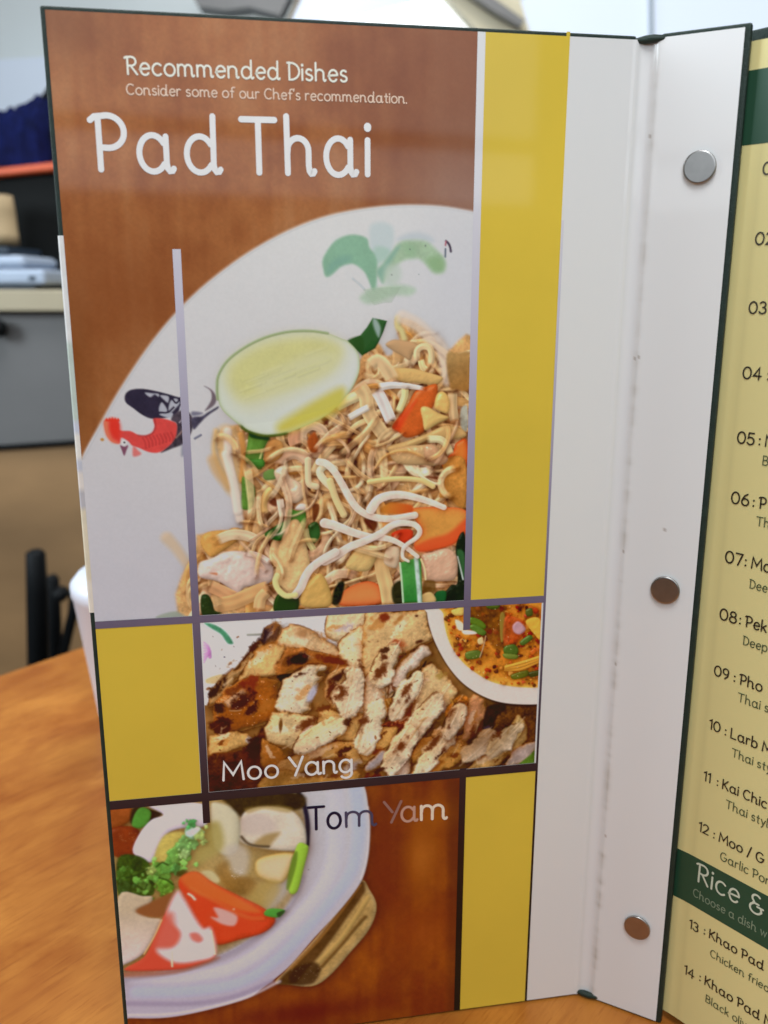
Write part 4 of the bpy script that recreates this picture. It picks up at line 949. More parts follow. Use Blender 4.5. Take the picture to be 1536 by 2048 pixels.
X = 0.66
BOWL = arc(.25, .33, .25, .33, 35, 325, 26)
HOOK = [(.5, .16), (.515, .06), (.55, .015), (.60, .02), (.625, .06)]
HOOK_N = lambda x: [(x, .16), (x + .015, .06), (x + .05, .015), (x + .09, .02), (x + .115, .06)]
GLYPH = {
    'a': ([BOWL, [(.5, .64)] + HOOK], .62), 'd': ([BOWL, [(.51, 1.03)] + HOOK], .62),
    'b': ([[(0, 1.03), (0, .02)], arc(.25, .33, .25, .33, 145, -145, 26)], .5),
    'c': ([arc(.26, .33, .26, .33, 48, 312, 22)], .46),
    'e': ([[(-.02, .30), (.02, .33)] + [(.47, .37)] + arc(.25, .34, .235, .32, 12, 180, 14) + arc(.25, .33, .235, .33, 185, 318, 12)], .48),
    'f': ([arc(.3, .85, .16, .17, 55, 180, 8) + [(.14, .02)], [(0, .62), (.3, .62)]], .34),
    'g': ([BOWL, [(.5, .64), (.5, -.08)] + arc(.27, -.08, .23, .22, -10, -145, 9)], .5),
    'h': ([[(0, 1.03), (.01, .02)], [(.01, .38)] + arc(.225, .42, .215, .23, 160, 0, 12) + HOOK_N(.44)], .56),
    'i': ([[(0, .64), (0, .02)], [(0, .86), (0, .885)]], .02),
    'k': ([[(0, 1.03), (0, .02)], [(.38, .62), (.03, .3)], [(.14, .38), (.42, .02)]], .42),
    'l': ([[(0, 1.03), (0, .16), (.02, .05), (.07, .02)]], .07),
    'm': ([[(0, .64), (.01, .02)], [(.01, .36)] + arc(.19, .42, .18, .23, 160, 0, 12) + [(.37, .03)], [(.37, .36)] + arc(.55, .42, .18, .23, 160, 0, 12) + HOOK_N(.73)], .85),
    'n': ([[(0, .64), (.01, .02)], [(.01, .36)] + arc(.225, .42, .215, .23, 160, 0, 12) + HOOK_N(.44)], .56),
    'o': ([arc(.27, .33, .27, .33, 90, 450, 30)], .54),
    'p': ([[(0, .64), (0, -.3)], arc(.25, .33, .25, .33, 145, -145, 26)], .5),
    'r': ([[(0, .64), (.01, .02)], [(.01, .36)] + arc(.2, .4, .19, .25, 160, 55, 9)], .32),
    's': ([arc(.19, .48, .16, .17, 40, 200, 9) + [(.12, .36), (.26, .31)] + arc(.19, .17, .17, .16, 40, -150, 10)], .38),
    't': ([[(.14, .88), (.14, .16)] + [(.155, .06), (.2, .02), (.27, .04)], [(0, .62), (.28, .62)]], .3),
    'u': ([[(0, .64), (0, .24)] + arc(.22, .24, .22, .23, 180, 340, 12), [(.45, .64)] + HOOK_N(.45)], .57),
    'v': ([[(0, .64), (.22, .02), (.44, .64)]], .44), 'w': ([[(0, .64), (.17, .02), (.34, .6), (.51, .02), (.68, .64)]], .68),
    'y': ([[(0, .64), (.23, .06)], [(.46, .64), (.16, -.2), (.06, -.29)]], .46),
    'A': ([[(0, 0), (.3, 1), (.6, 0)], [(.1, .34), (.5, .34)]], .6),
    'B': ([[(0, 1), (0, .02)], [(0, .98)] + arc(.25, .76, .22, .22, 90, -80, 10) + [(.02, .53)], [(.02, .52)] + arc(.27, .27, .26, .25, 80, -90, 10) + [(0, .02)]], .54),
    'C': ([arc(.36, .5, .36, .49, 50, 310, 26)], .64),
    'D': ([[(.03, 1), (.03, .02)], [(-.07, .98)] + arc(.12, .5, .46, .48, 88, -90, 22) + [(.03, .02)]], .58),
    'G': ([arc(.36, .5, .36, .49, 50, 350, 28) + [(.72, .46), (.42, .46)]], .72),
    'K': ([[(0, 1), (0, .02)], [(.5, .98), (.02, .42)], [(.14, .54), (.56, .02)]], .56),
    'L': ([[(0, 1), (0, .02), (.48, .02)]], .5),
    'M': ([[(0, .02), (.06, .98), (.42, .30), (.78, .98), (.86, .02)]], .86),
    'N': ([[(0, .02), (.02, .98), (.58, .02), (.6, .98)]], .6),
    'P': ([[(.06, .95), (.06, .02)], [(-.08, .90), (.0, .965)] + arc(.22, .70, .30, .29, 105, -95, 22) + [(.06, .42)]], .52),
    'R': ([[(.06, .95), (.06, .02)], [(-.08, .92), (0, .97)] + arc(.24, .74, .25, .25, 105, -95, 18) + [(.06, .50)], [(.22, .49), (.54, .02)]], .54),
    'T': ([[(0, .96), (.66, .96)], [(.33, .96), (.33, .02)]], .66),
    'Y': ([[(0, .98), (.27, .5)], [(.56, .98), (.24, .02)]], .56),
    '0': ([arc(.3, .5, .3, .48, 90, 450, 30)], .6), '1': ([[(0, .84), (.2, .98), (.2, .02)]], .22),
    '2': ([arc(.25, .72, .25, .26, 160, -20, 14) + [(.36, .42), (0, .03), (.54, .03)]], .54),
    '3': ([arc(.22, .75, .22, .23, 150, -80, 14), arc(.22, .28, .26, .26, 85, -155, 16)], .5),
    '4': ([[(.4, .0), (.4, .98), (0, .3), (.56, .3)]], .56),
    '5': ([[(.46, .97), (.08, .97), (.04, .55)] + arc(.22, .32, .27, .3, 110, -150, 18)], .5),
    '6': ([[(.42, .97), (.2, .8), (.05, .5)] + arc(.27, .3, .26, .28, 170, 530, 26)], .54),
    '7': ([[(0, .97), (.5, .97), (.18, .02)]], .5),
    '8': ([arc(.25, .75, .21, .22, 90, 450, 24), arc(.25, .28, .26, .26, 90, 450, 26)], .52),
    '9': ([arc(.25, .7, .25, .28, 0, 360, 26), [(.5, .7), (.45, .3), (.2, .02)]], .52),
    ':': ([[(0, .10), (0, .11)], [(0, .56), (0, .57)]], .02), '.': ([[(0, .02), (0, .025)]], .02), '/': ([[(0, -.1), (.3, 1.05)]], .3),
    "'": ([[(0, 1.05), (-.02, .85)]], .02),
    '&': ([[(.52, .38), (.56, .2)] + arc(.28, .27, .27, .25, -30, -235, 16) + [(.2, .55)] + arc(.27, .78, .19, .19, 230, 40, 14), [(.14, .53), (.40, .53)], [(.35, .40), (.62, .40)]], .62),
}
GAP, SPACE = 0.17, 0.34


def ribbon(pts, hw, caps=9):
    """flat pen stroke with round ends: (points, faces)"""
    p = [np.array(pts[0], float)]
    for q in pts[1:]:
        if np.hypot(*(np.array(q) - p[-1])) > 1e-5:
            p.append(np.array(q, float))
    closed = len(p) > 8 and np.hypot(*(p[0] - p[-1])) < 1e-3
    if closed:
        p = p[:-1]
    n = len(p)
    V, Fc = [], []
    if n == 1:
        p.append(p[0] + np.array([0, 1e-4]))
        n = 2
    nor = []
    for i in range(n):
        a = p[i - 1] if (i > 0 or closed) else None
        b = p[(i + 1) % n] if (i < n - 1 or closed) else None
        d0 = (p[i] - a) / np.hypot(*(p[i] - a)) if a is not None else None
        d1 = (b - p[i]) / np.hypot(*(b - p[i])) if b is not None else None
        if d0 is None: d0 = d1
        if d1 is None: d1 = d0
        m = d0 + d1
        L = np.hypot(*m)
        m = m / L if L > 0.25 else d1
        k = min(1.0 / max(0.35, m @ d0), 2.2)
        nor.append(np.array([-m[1], m[0]]) * k)
    for i in range(n):
        V += [p[i] + nor[i] * hw, p[i] - nor[i] * hw]
    for i in range(n if closed else n - 1):
        j = (i + 1) % n
        Fc.append((2 * i, 2 * i + 1, 2 * j + 1, 2 * j))
    if not closed:
        for i, sg in ((0, -1), (n - 1, 1)):
            N = nor[i] / np.hypot(*nor[i])
            d = np.array([N[1], -N[0]]) * sg
            base = len(V)
            ring = [2 * i] if sg < 0 else [2 * i + 1]
            other = 2 * i + 1 if sg < 0 else 2 * i
            for k in range(1, caps):
                t = math.pi * k / caps
                s = N if sg < 0 else -N
                V.append(p[i] + s * hw * math.cos(t) + d * hw * math.sin(t))
                ring.append(base + k - 1)
            ring.append(other)
            Fc.append(tuple(ring))
    return V, Fc


def text_width(s, gap=GAP):
    w = 0
    for ch in s:
        w += SPACE if ch == ' ' else GLYPH[ch][1] + gap
    return w - gap


def lettering(name, s, uv0, uv1, cap, weight, place, mat, parent, gap=GAP, xs=None, lift=0.00016):
    """writes s along the page from uv0 (baseline) to uv1, or with the width factor xs"""
    u0, v0 = uv0
    if xs is None:
        sx = (uv1[0] - u0) / text_width(s, gap)
        slope = (uv1[1] - v0) / (uv1[0] - u0)
    else:
        sx, slope = cap * xs, 0.0
    V, Fc = [], []
    x = 0.0
    k = 0
    for ch in s:
        if ch == ' ':
            x += SPACE
            continue
        for st in GLYPH[ch][0]:
            pts = [((x + q[0]) * sx, q[1] * cap) for q in st]
            rv, rf = ribbon(pts, cap * weight * 0.5 * (1.25 if len(st) == 2 and abs(st[0][1] - st[1][1]) < .05 and abs(st[0][0] - st[1][0]) < .01 else 1))
            o = len(V)
            for q in rv:
                V.append(place(u0 + q[0], v0 + q[1] + slope * q[0], lift + (k % 5) * 4e-6))
            Fc += [tuple(i + o for i in f) for f in rf]
            k += 1
        x += GLYPH[ch][1] + gap
    return mesh_obj(name, V, Fc, mat, parent)


# --- MESH HELPERS ----------------------------------------------------------
def mesh_obj(name, V, Fc, mat, parent=None, smooth=False, colors=None):
    me = bpy.data.meshes.new(name)
    me.from_pydata([tuple(map(float, v)) for v in V], [], Fc)
    if colors is not None:
        at = me.color_attributes.new('ink', 'FLOAT_COLOR', 'POINT')
        c = np.ones((len(V), 4), np.float32)
        c[:, :3] = colors
        at.data.foreach_set('color', c.ravel())
    if smooth:
        me.polygons.foreach_set('use_smooth', [True] * len(me.polygons))
    me.update()
    o = bpy.data.objects.new(name, me)
    if mat:
        me.materials.append(mat)
    COL.objects.link(o)
    if parent:
        o.parent = parent
    return o


def grid_obj(name, P, mat, parent=None, colors=None, smooth=True):
    """P is an array (rows, columns, 3) of points: one sheet"""
    h, w, _ = P.shape
    me = bpy.data.meshes.new(name)
    idx = np.arange(h * w).reshape(h, w)
    q = np.stack([idx[:-1, :-1], idx[1:, :-1], idx[1:, 1:], idx[:-1, 1:]], -1).reshape(-1, 4)
    me.vertices.add(h * w)
    me.vertices.foreach_set('co', P.reshape(-1).astype(np.float32))
    me.loops.add(q.size)
    me.loops.foreach_set('vertex_index', q.reshape(-1).astype(np.int32))
    me.polygons.add(len(q))
    me.polygons.foreach_set('loop_start', np.arange(0, q.size, 4, dtype=np.int32))
    me.polygons.foreach_set('loop_total', np.full(len(q), 4, np.int32))
    me.update(calc_edges=True)
    me.validate()
    if smooth:
        me.polygons.foreach_set('use_smooth', np.ones(len(q), bool))
    if colors is not None:
        at = me.color_attributes.new('ink', 'FLOAT_COLOR', 'POINT')
        c = np.ones((h * w, 4), np.float32)
        c[:, :3] = colors.reshape(-1, 3)
        at.data.foreach_set('color', c.ravel())
    me.materials.append(mat)
    o = bpy.data.objects.new(name, me)
    COL.objects.link(o)
    if parent:
        o.parent = parent
    return o


def bevel(o, width, seg=2):
    bm = bmesh.new()
    bm.from_mesh(o.data)
    bmesh.ops.bevel(bm, geom=list(bm.edges), offset=width, segments=seg, affect='EDGES', profile=0.5)
    bm.to_mesh(o.data)
    bm.free()
    return o


BOXF = [(0, 1, 3, 2), (4, 6, 7, 5), (0, 4, 5, 1), (2, 3, 7, 6), (0, 2, 6, 4), (1, 5, 7, 3)]


def box_on(name, place, u0, u1, v0, v1, w0, w1, mat, parent, bev=0):
    V = [place(u, v, w) for u in (u0, u1) for v in (v0, v1) for w in (w0, w1)]
    o = mesh_obj(name, V, BOXF, mat, parent)
    bm = bmesh.new()
    bm.from_mesh(o.data)
    bmesh.ops.recalc_face_normals(bm, faces=bm.faces)
    bm.to_mesh(o.data)
    bm.free()
    return bevel(o, bev) if bev else o


def lathe(name, prof, n, mat, parent=None, place=None, smooth=True):
    """profile (radius, height) turned about the axis; place maps (x, y, h) to a point"""
    V, Fc = [], []
    m = len(prof)
    for i in range(n):
        a = 2 * math.pi * i / n
        for r, h in prof:
            p = (r * math.cos(a), r * math.sin(a), h)
            V.append(place(*p) if place else p)
    for i in range(n):
        for j in range(m - 1):
            a, b = i * m + j, ((i + 1) % n) * m + j
            Fc.append((a, b, b + 1, a + 1))
    o = mesh_obj(name, V, Fc, mat, parent, smooth)
    bm = bmesh.new()
    bm.from_mesh(o.data)
    bmesh.ops.remove_doubles(bm, verts=bm.verts, dist=1e-7)
    bmesh.ops.recalc_face_normals(bm, faces=bm.faces)
    bm.to_mesh(o.data)
    bm.free()
    return o


def tube(name, pts, radius, mat, parent=None, n=12):
    """round bar along pts, with closed rounded ends"""
    p = [Vector(q) for q in pts]
    rings = []
    r = radius if isinstance(radius, (list, tuple)) else [radius] * len(p)
    V, Fc = [], []
    for i, q in enumerate(p):
        d = (p[min(i + 1, len(p) - 1)] - p[max(i - 1, 0)]).normalized()
        a = d.orthogonal().normalized() if not rings else (rings[-1] - d * rings[-1].dot(d)).normalized()
        rings.append(a)
        b = d.cross(a)
        for k in range(n):
            t = 2 * math.pi * k / n
            V.append(q + (a * math.cos(t) + b * math.sin(t)) * r[i])
    for i in range(len(p) - 1):
        for k in range(n):
            Fc.append((i * n + k, i * n + (k + 1) % n, (i + 1) * n + (k + 1) % n, (i + 1) * n + k))
    Fc.append(tuple(range(n))[::-1])
    Fc.append(tuple((len(p) - 1) * n + k for k in range(n)))
    return mesh_obj(name, V, Fc, mat, parent, True)


def thing(name, label, cat, loc=(0, 0, 0), group=None):
    o = bpy.data.objects.new(name, None)
    COL.objects.link(o)
    o.location = loc
    o.empty_display_size = 0.02
    return tag(o, label, cat, group)


def tag(o, label, cat, group=None):
    o['label'], o['category'] = label, cat
    if group:
        o['group'] = group
    return o


# --- MATERIALS -------------------------------------------------------------
def material(name, color=None, rough=0.5, spec=0.5, metal=0.0, attr=None, bump=0.0, bscale=200, vary=0.0, vscale=40, emit=None, coat=0.0, stretch=(1, 1, 1)):
    m = bpy.data.materials.new(name)
    m.use_nodes = True
    nt = m.node_tree
    b = nt.nodes['Principled BSDF']
    b.inputs['Roughness'].default_value = rough
    b.inputs['Specular IOR Level'].default_value = spec
    b.inputs['Metallic'].default_value = metal
    b.inputs['Coat Weight'].default_value = coat
    b.inputs['Coat Roughness'].default_value = 0.055
    tc = nt.nodes.new('ShaderNodeTexCoord')
    mp = nt.nodes.new('ShaderNodeMapping')
    mp.inputs['Scale'].default_value = stretch
    nt.links.new(tc.outputs['Object'], mp.inputs['Vector'])
    src = None
    if attr:
        a = nt.nodes.new('ShaderNodeAttribute')
        a.attribute_name = attr
        src = a.outputs['Color']
    else:
        b.inputs['Base Color'].default_value = (*color, 1)
    if vary:
        n = nt.nodes.new('ShaderNodeTexNoise')
        n.inputs['Scale'].default_value = vscale
        n.inputs['Detail'].default_value = 6
        nt.links.new(mp.outputs['Vector'], n.inputs['Vector'])
        r = nt.nodes.new('ShaderNodeMapRange')
        r.inputs['From Min'].default_value, r.inputs['From Max'].default_value = 0.3, 0.7
        r.inputs['To Min'].default_value, r.inputs['To Max'].default_value = 1 - vary, 1 + vary
        nt.links.new(n.outputs['Fac'], r.inputs['Value'])
        mx = nt.nodes.new('ShaderNodeMix')
        mx.data_type, mx.blend_type = 'RGBA', 'MULTIPLY'
        mx.inputs['Factor'].default_value = 1
        if src:
            nt.links.new(src, mx.inputs['A'])
        else:
            mx.inputs['A'].default_value = (*color, 1)
        nt.links.new(r.outputs['Result'], mx.inputs['B'])
        src = mx.outputs['Result']
    if src:
        nt.links.new(src, b.inputs['Base Color'])
    if bump:
        n = nt.nodes.new('ShaderNodeTexNoise')
        n.inputs['Scale'].default_value = bscale
        n.inputs['Detail'].default_value = 4
        nt.links.new(mp.outputs['Vector'], n.inputs['Vector'])
        bp = nt.nodes.new('ShaderNodeBump')
        bp.inputs['Strength'].default_value = bump
        bp.inputs['Distance'].default_value = 0.002
        nt.links.new(n.outputs['Fac'], bp.inputs['Height'])
        nt.links.new(bp.outputs['Normal'], b.inputs['Normal'])
    if emit:
        b.inputs['Emission Color'].default_value = (*emit[:3], 1)
        b.inputs['Emission Strength'].default_value = emit[3]
    return m


def table_wood():
    m = bpy.data.materials.new('orange_table_wood')
    m.use_nodes = True
    nt = m.node_tree
    L = nt.links.new
    b = nt.nodes['Principled BSDF']
    tc = nt.nodes.new('ShaderNodeTexCoord')

    def noise(scale, detail, stretch, rot=0.0):
        mp = nt.nodes.new('ShaderNodeMapping')
        mp.inputs['Scale'].default_value = stretch
        mp.inputs['Rotation'].default_value = (0, 0, rot)
        n = nt.nodes.new('ShaderNodeTexNoise')
        n.inputs['Scale'].default_value = scale
        n.inputs['Detail'].default_value = detail
        n.inputs['Roughness'].default_value = 0.6
        n.inputs['Distortion'].default_value = 0.6
        L(tc.outputs['Object'], mp.inputs['Vector'])
        L(mp.outputs['Vector'], n.inputs['Vector'])
        return n.outputs['Fac']

    def mix(kind, a, bb, fac):
        x = nt.nodes.new('ShaderNodeMix')
        x.data_type, x.blend_type = 'RGBA', kind
        for k, v in (('A', a), ('B', bb), ('Factor', fac)):
            if isinstance(v, (int, float)):
                x.inputs[k].default_value = v
            elif isinstance(v, tuple):
                x.inputs[k].default_value = (*v, 1)
            else:
                L(v, x.inputs[k])
        return x.outputs['Result']

    def rng(s, a, c, lo=0.0, hi=1.0):
        r = nt.nodes.new('ShaderNodeMapRange')
        for k, v in (('From Min', a), ('From Max', c), ('To Min', lo), ('To Max', hi)):
            r.inputs[k].default_value = v
        L(s, r.inputs['Value'])
        return r.outputs['Result']
    # the top's own axes: x across the grain, y along it
    figure = noise(1, 5, (26, 17, 1))
    cloud = noise(1, 3, (14, 12, 1))
    grain = noise(1, 6, (420, 26, 1))
    pores = noise(1, 3, (900, 60, 1))
    c = mix('MIX', (0.34, 0.094, 0.010), (0.56, 0.215, 0.036), rng(figure, 0.34, 0.66))
    c = mix('MIX', c, (0.33, 0.085, 0.010), rng(cloud, 0.5, 0.72, 0, 0.75))
    c = mix('MULTIPLY', c, (0.66, 0.52, 0.42), rng(grain, 0.50, 0.70, 0, 0.4))
    c = mix('MULTIPLY', c, (0.75, 0.62, 0.5), rng(pores, 0.56, 0.68, 0, 0.7))
    L(c, b.inputs['Base Color'])
    b.inputs['Roughness'].default_value = 0.36
    b.inputs['Specular IOR Level'].default_value = 0.3
    return m


M = {
    'print': material('laminated_print', attr='ink', rough=0.45, spec=0.2, coat=0.55, bump=0.02, bscale=60),
    'paper': material('white_laminated_paper', attr='ink', rough=0.42, spec=0.3, coat=0.5, bump=0.03, bscale=45),
    'cream': material('cream_menu_paper', attr='ink', rough=0.45, spec=0.4, bump=0.02, bscale=50),
    'cloth': material('dark_green_book_cloth', (0.012, 0.028, 0.020), rough=0.5, spec=0.4, bump=0.25, bscale=2500, vary=0.2, vscale=300),
    'tape': material('pale_worn_tape', attr='ink', rough=0.4, spec=0.5, vary=0.05, vscale=300),
    'post': material('steel_binding_post', (0.40, 0.385, 0.37), rough=0.3, metal=1.0, vary=0.06, vscale=400),
    'yellow': material('mustard_yellow_print', tuple(ink((188, 165, 64), 0.15)), rough=0.5, spec=0.12, coat=0.45, vary=0.07, vscale=14, bump=0.035, bscale=40),
    'wood': table_wood(),
}


def ink_mat(name, c, v):
    return material(name, tuple(float(x) for x in ink(c, v)), rough=0.4, spec=0.4, vary=0.02, vscale=200)


# --- THE SETTING ------------------------------------------------------------
def at_y(px, py, Y):
    """measured point -> place on the upright plane at distance Y behind the camera's foot"""
    r = ray(px, py)
    t = Y / r[1]
    return (float(r[0] * t), Y, float(HC + r[2] * t))


def on_table(px, py):
    r = ray(px, py)
    t = -HC / r[2]
    return (float(r[0] * t), float(r[1] * t))


def slab(name, px0, px1, py0, py1, Y, depth, mat, parent=None, bev=0.003, tilt=0.0):
    """box whose front covers the measured rectangle at distance Y and which is depth deep; tilt lifts its right end"""
    x0, _, z1 = at_y(px0, py0, Y)
    x1, _, _ = at_y(px1, py0, Y)
    _, _, z0 = at_y(px0, py1, Y)

    def place(u, v, w):
        return (u, Y + w, v + (u - x0) * tilt)
    return box_on(name, place, x0, x1, z0, z1, 0, depth, mat, parent, bev)


# table: a long orange wood-grain top; its far edge runs away to the right
ea, eb = np.array(on_table(0, 1348)), np.array(on_table(170, 1290))
ed = (eb - ea) / np.hypot(*(eb - ea))
en = np.array([ed[1], -ed[0]])
def table_pt(u, v, w):
    """u across the top from its far edge, v along that edge"""
    q = en * u + ed * v
    return (q[0], q[1], w)
table = thing('dining_table', 'orange wood-grain table on which the open menu and the white cup stand', 'table', (float(ea[0]), float(ea[1]), -0.72))
top = box_on('table_top', table_pt, 0, 0.72, -0.42, 0.85, -0.032, 0, M['wood'], None, 0.003)
top.parent = table
top.location = (0, 0, 0.72)
rot = Matrix.Rotation(math.atan2(ed[1], ed[0]) - math.pi / 2, 4, 'Z')
top.data.transform(rot.inverted())
top.rotation_euler = (0, 0, math.atan2(ed[1], ed[0]) - math.pi / 2)

floor = mesh_obj('floor', [(-4, -3, -.72), (4, -3, -.72), (4, 4, -.72), (-4, 4, -.72)], [(0, 1, 2, 3)], material('dark_floor', (0.05, 0.04, 0.03), rough=0.6, vary=0.2, vscale=5))
floor['kind'] = 'structure'

# --- ROOM BEHIND THE MENU (out of focus) ------------------------------------
wall_m = material('grey_painted_wall', (0.70, 0.77, 0.79), rough=0.8, vary=0.05, vscale=3)
wall = box_on('wall', lambda u, v, w: (u, v, w), -2.5, 2.5, 2.3, 2.4, -0.72, 2.6, wall_m, None)
wall['kind'] = 'structure'
Yw = 2.2
sky_m = material('bright_daylight_glass', (0.8, 0.85, 0.9), rough=0.3, emit=(0.93, 0.97, 1.0, 1.25))
pale_m = material('pale_wall_glow', (0.2, 0.22, 0.25), rough=0.3, emit=(0.70, 0.80, 0.93, 0.90))  # emission gives the panel the brightness of a lit wall
frame_m = material('dull_brown_frame', (0.20, 0.15, 0.09), rough=0.6, vary=0.1, vscale=20)
beige_m = material('cream_painted_beam', (0.80, 0.74, 0.54), rough=0.7, vary=0.08, vscale=10)
grey_m = material('grey_metal_trim', (0.22, 0.22, 0.22), rough=0.5, vary=0.1, vscale=10)


def prism(name, pts, Y, depth, mat, parent=None):
    """measured outline at distance Y, with real depth behind it"""
    a = [at_y(x, y, Y) for x, y in pts]
    V = a + [(p[0], p[1] + depth, p[2]) for p in a]
    n = len(a)
    Fc = [tuple(range(n)), tuple(range(2 * n - 1, n - 1, -1))] + [(i, i + n, (i + 1) % n + n, (i + 1) % n) for i in range(n)]
    o = mesh_obj(name, V, Fc, mat, parent)
    bm = bmesh.new()
    bm.from_mesh(o.data)
    bmesh.ops.recalc_face_normals(bm, faces=bm.faces)
    bm.to_mesh(o.data)
    bm.free()
    return o


win = thing('window', 'bright daylight window with a slanting brown frame above the menu', 'window', (0, 0, 0))
prism('pane', [(585, 90), (640, -70), (820, -70), (985, 90)], Yw, 0.02, sky_m, win)
prism('frame', [(553, 90), (620, -70), (634, -70), (573, 90)], Yw - 0.02, 0.05, frame_m, win)
prism('pane', [(578, 52), (634, -70), (822, -70), (838, 0), (700, 33)], Yw - 0.03, 0.01, material('blue_daylight_glass', (0.2, 0.22, 0.25), rough=0.3, emit=(0.55, 0.66, 0.84, 0.95)), win)
prism('frame', [(985, 90), (820, -70), (842, -70), (1004, 90)], Yw - 0.02, 0.05, grey_m, win)
beam = thing('ceiling_beam', 'cream beam with a grey rail slanting across the top of the room', 'beam', (0, 0, 0))
prism('beam_face', [(990, 100), (838, -70), (1020, -70), (1070, 100)], Yw - 0.08, 0.05, beige_m, beam)
prism('rail', [(985, 20), (900, -40), (930, -46), (1050, 40), (1040, 52)], Yw - 0.12, 0.03, grey_m, beam)
big = thing('bright_wall_panel', 'wide pale glowing panel for the bright wall behind the right half of the menu', 'window', (0, 0, 0))  # glowing panel added in place of a brightly lit wall
prism('pane', [(1040, 130), (1010, 55), (1090, -70), (1750, -70), (1750, 130)], Yw - 0.02, 0.015, pale_m, big)
prism('glazing_bar', [(1303, 130), (1301, -70), (1307, -70), (1309, 130)], Yw - 0.05, 0.02, material('pale_glazing_bar', (0.5, 0.58, 0.66), rough=0.5), big)
vent = prism('ceiling_vent', [(375, -30), (395, 12), (450, 20), (500, 14), (560, 30), (590, -30)], Yw - 0.05, 0.06, grey_m)
tag(vent, 'small dark fitting on the grey wall above the left half of the menu', 'fitting')
pipe = prism('wall_ledge', [(-60, 300), (-60, 122), (110, 112), (110, 300)], Yw - 0.06, 0.05, material('pale_blue_ledge', (0.70, 0.79, 0.92), rough=0.7))
tag(pipe, 'pale blue sloping ledge on the wall above the blue fringed cloth', 'ledge')

# shelf unit seen past the left edge of the menu
Y = 1.25
unit = thing('shelf_unit', 'grey fronted cabinet with a beige shelf and a black skirting line', 'cabinet', at_y(-40, 1000, Y))


def under(o, parent):
    o.parent = parent
    o.matrix_parent_inverse = Matrix.Translation(-Vector(parent.location))
    return o


shelf_m = material('beige_laminate', (0.44, 0.38, 0.26), rough=0.6, vary=0.04, vscale=10)
panel_m = material('grey_panel', (0.155, 0.152, 0.15), rough=0.55, vary=0.1, vscale=6)
black_m = material('black_plastic', (0.008, 0.009, 0.010), rough=0.5, spec=0.12, vary=0.2, vscale=20)
brown_m = material('brown_wood_board', (0.31, 0.18, 0.08), rough=0.6, vary=0.35, vscale=3, stretch=(1, 1, 2.4))
under(slab('shelf_board', -300, 420, 579, 622, Y - 0.02, 0.42, shelf_m, None, 0.002), unit)
under(slab('drawer_front', -300, 420, 626, 910, Y, 0.02, panel_m, None, 0.002, 0.07), unit)
under(slab('skirting', -300, 420, 911, 920, Y - 0.004, 0.03, black_m, None, 0.001, 0.07), unit)
under(slab('back_board', -300, 420, 340, 590, Y + 0.40, 0.02, black_m, None, 0), unit)
knob_c = Vector(at_y(2, 655, Y - 0.004))
under(lathe('knob', [(0, -0.022), (0.009, -0.021), (0.013, -0.014), (0.011, -0.006), (0.006, 0.0), (0, 0.0)], 24, black_m, None, lambda x, y, h: (knob_c.x + x, knob_c.y + h, knob_c.z + y)), unit)
board = slab('wooden_board', -320, 420, 922, 2300, Y + 0.004, 0.03, brown_m, None, 0.002, 0.07)
tag(board, 'large brown wooden board below the grey cabinet, dark in places', 'board')

# things on the shelf
crate = thing('storage_crate', 'black storage crate with an orange red rim on the beige shelf', 'crate', at_y(40, 579, Y + 0.12))
under(slab('crate_body', -260, 400, 346, 578, Y + 0.12, 0.22, material('charcoal_crate', (0.006, 0.007, 0.007), rough=0.6, spec=0.12, vary=0.2, vscale=10), None, 0.004), crate)
under(slab('crate_rim', -262, 402, 363, 379, Y + 0.10, 0.25, material('orange_red_rim', (0.58, 0.10, 0.035), rough=0.45, vary=0.15, vscale=8), None, 0.003, 0.10), crate)


def cloth_lump(name, px0, px1, ztop, pybot, Yc, mat, lump, seed, depth=0.12):
    """a heap with an uneven outline standing at distance Yc; ztop maps px -> py of its upper edge"""
    rs = np.random.RandomState(seed)
    nx, nr = 40, 14
    V, Fc = [], []
    ph = rs.rand(8) * 6.28
    for i in range(nx + 1):
        px = px0 + (px1 - px0) * i / nx
        x, _, zt = at_y(px, ztop(px), Yc)
        zb = at_y(px, pybot, Yc)[2]
        for j in range(nr + 1):
            a = math.pi * j / nr
            w = 1 + lump * (math.sin(i * 1.9 + ph[0] + j * .7) + math.sin(i * .8 + ph[1] - j * 1.3)) * math.sin(a)
            V.append((x + lump * 0.02 * math.sin(j * 2.1 + i), Yc + depth * 0.5 - math.cos(a) * depth * 0.5 * w, zb + (zt - zb) * math.sin(a) ** 0.5 * (0.85 + 0.15 * w)))
    for i in range(nx):
        for j in range(nr):
            a, b = i * (nr + 1) + j, (i + 1) * (nr + 1) + j
            Fc.append((a, b, b + 1, a + 1))
    Fc.append(tuple(range(nr + 1)))
    Fc.append(tuple(nx * (nr + 1) + j for j in range(nr, -1, -1)))
    return mesh_obj(name, V, Fc, mat, None, True)


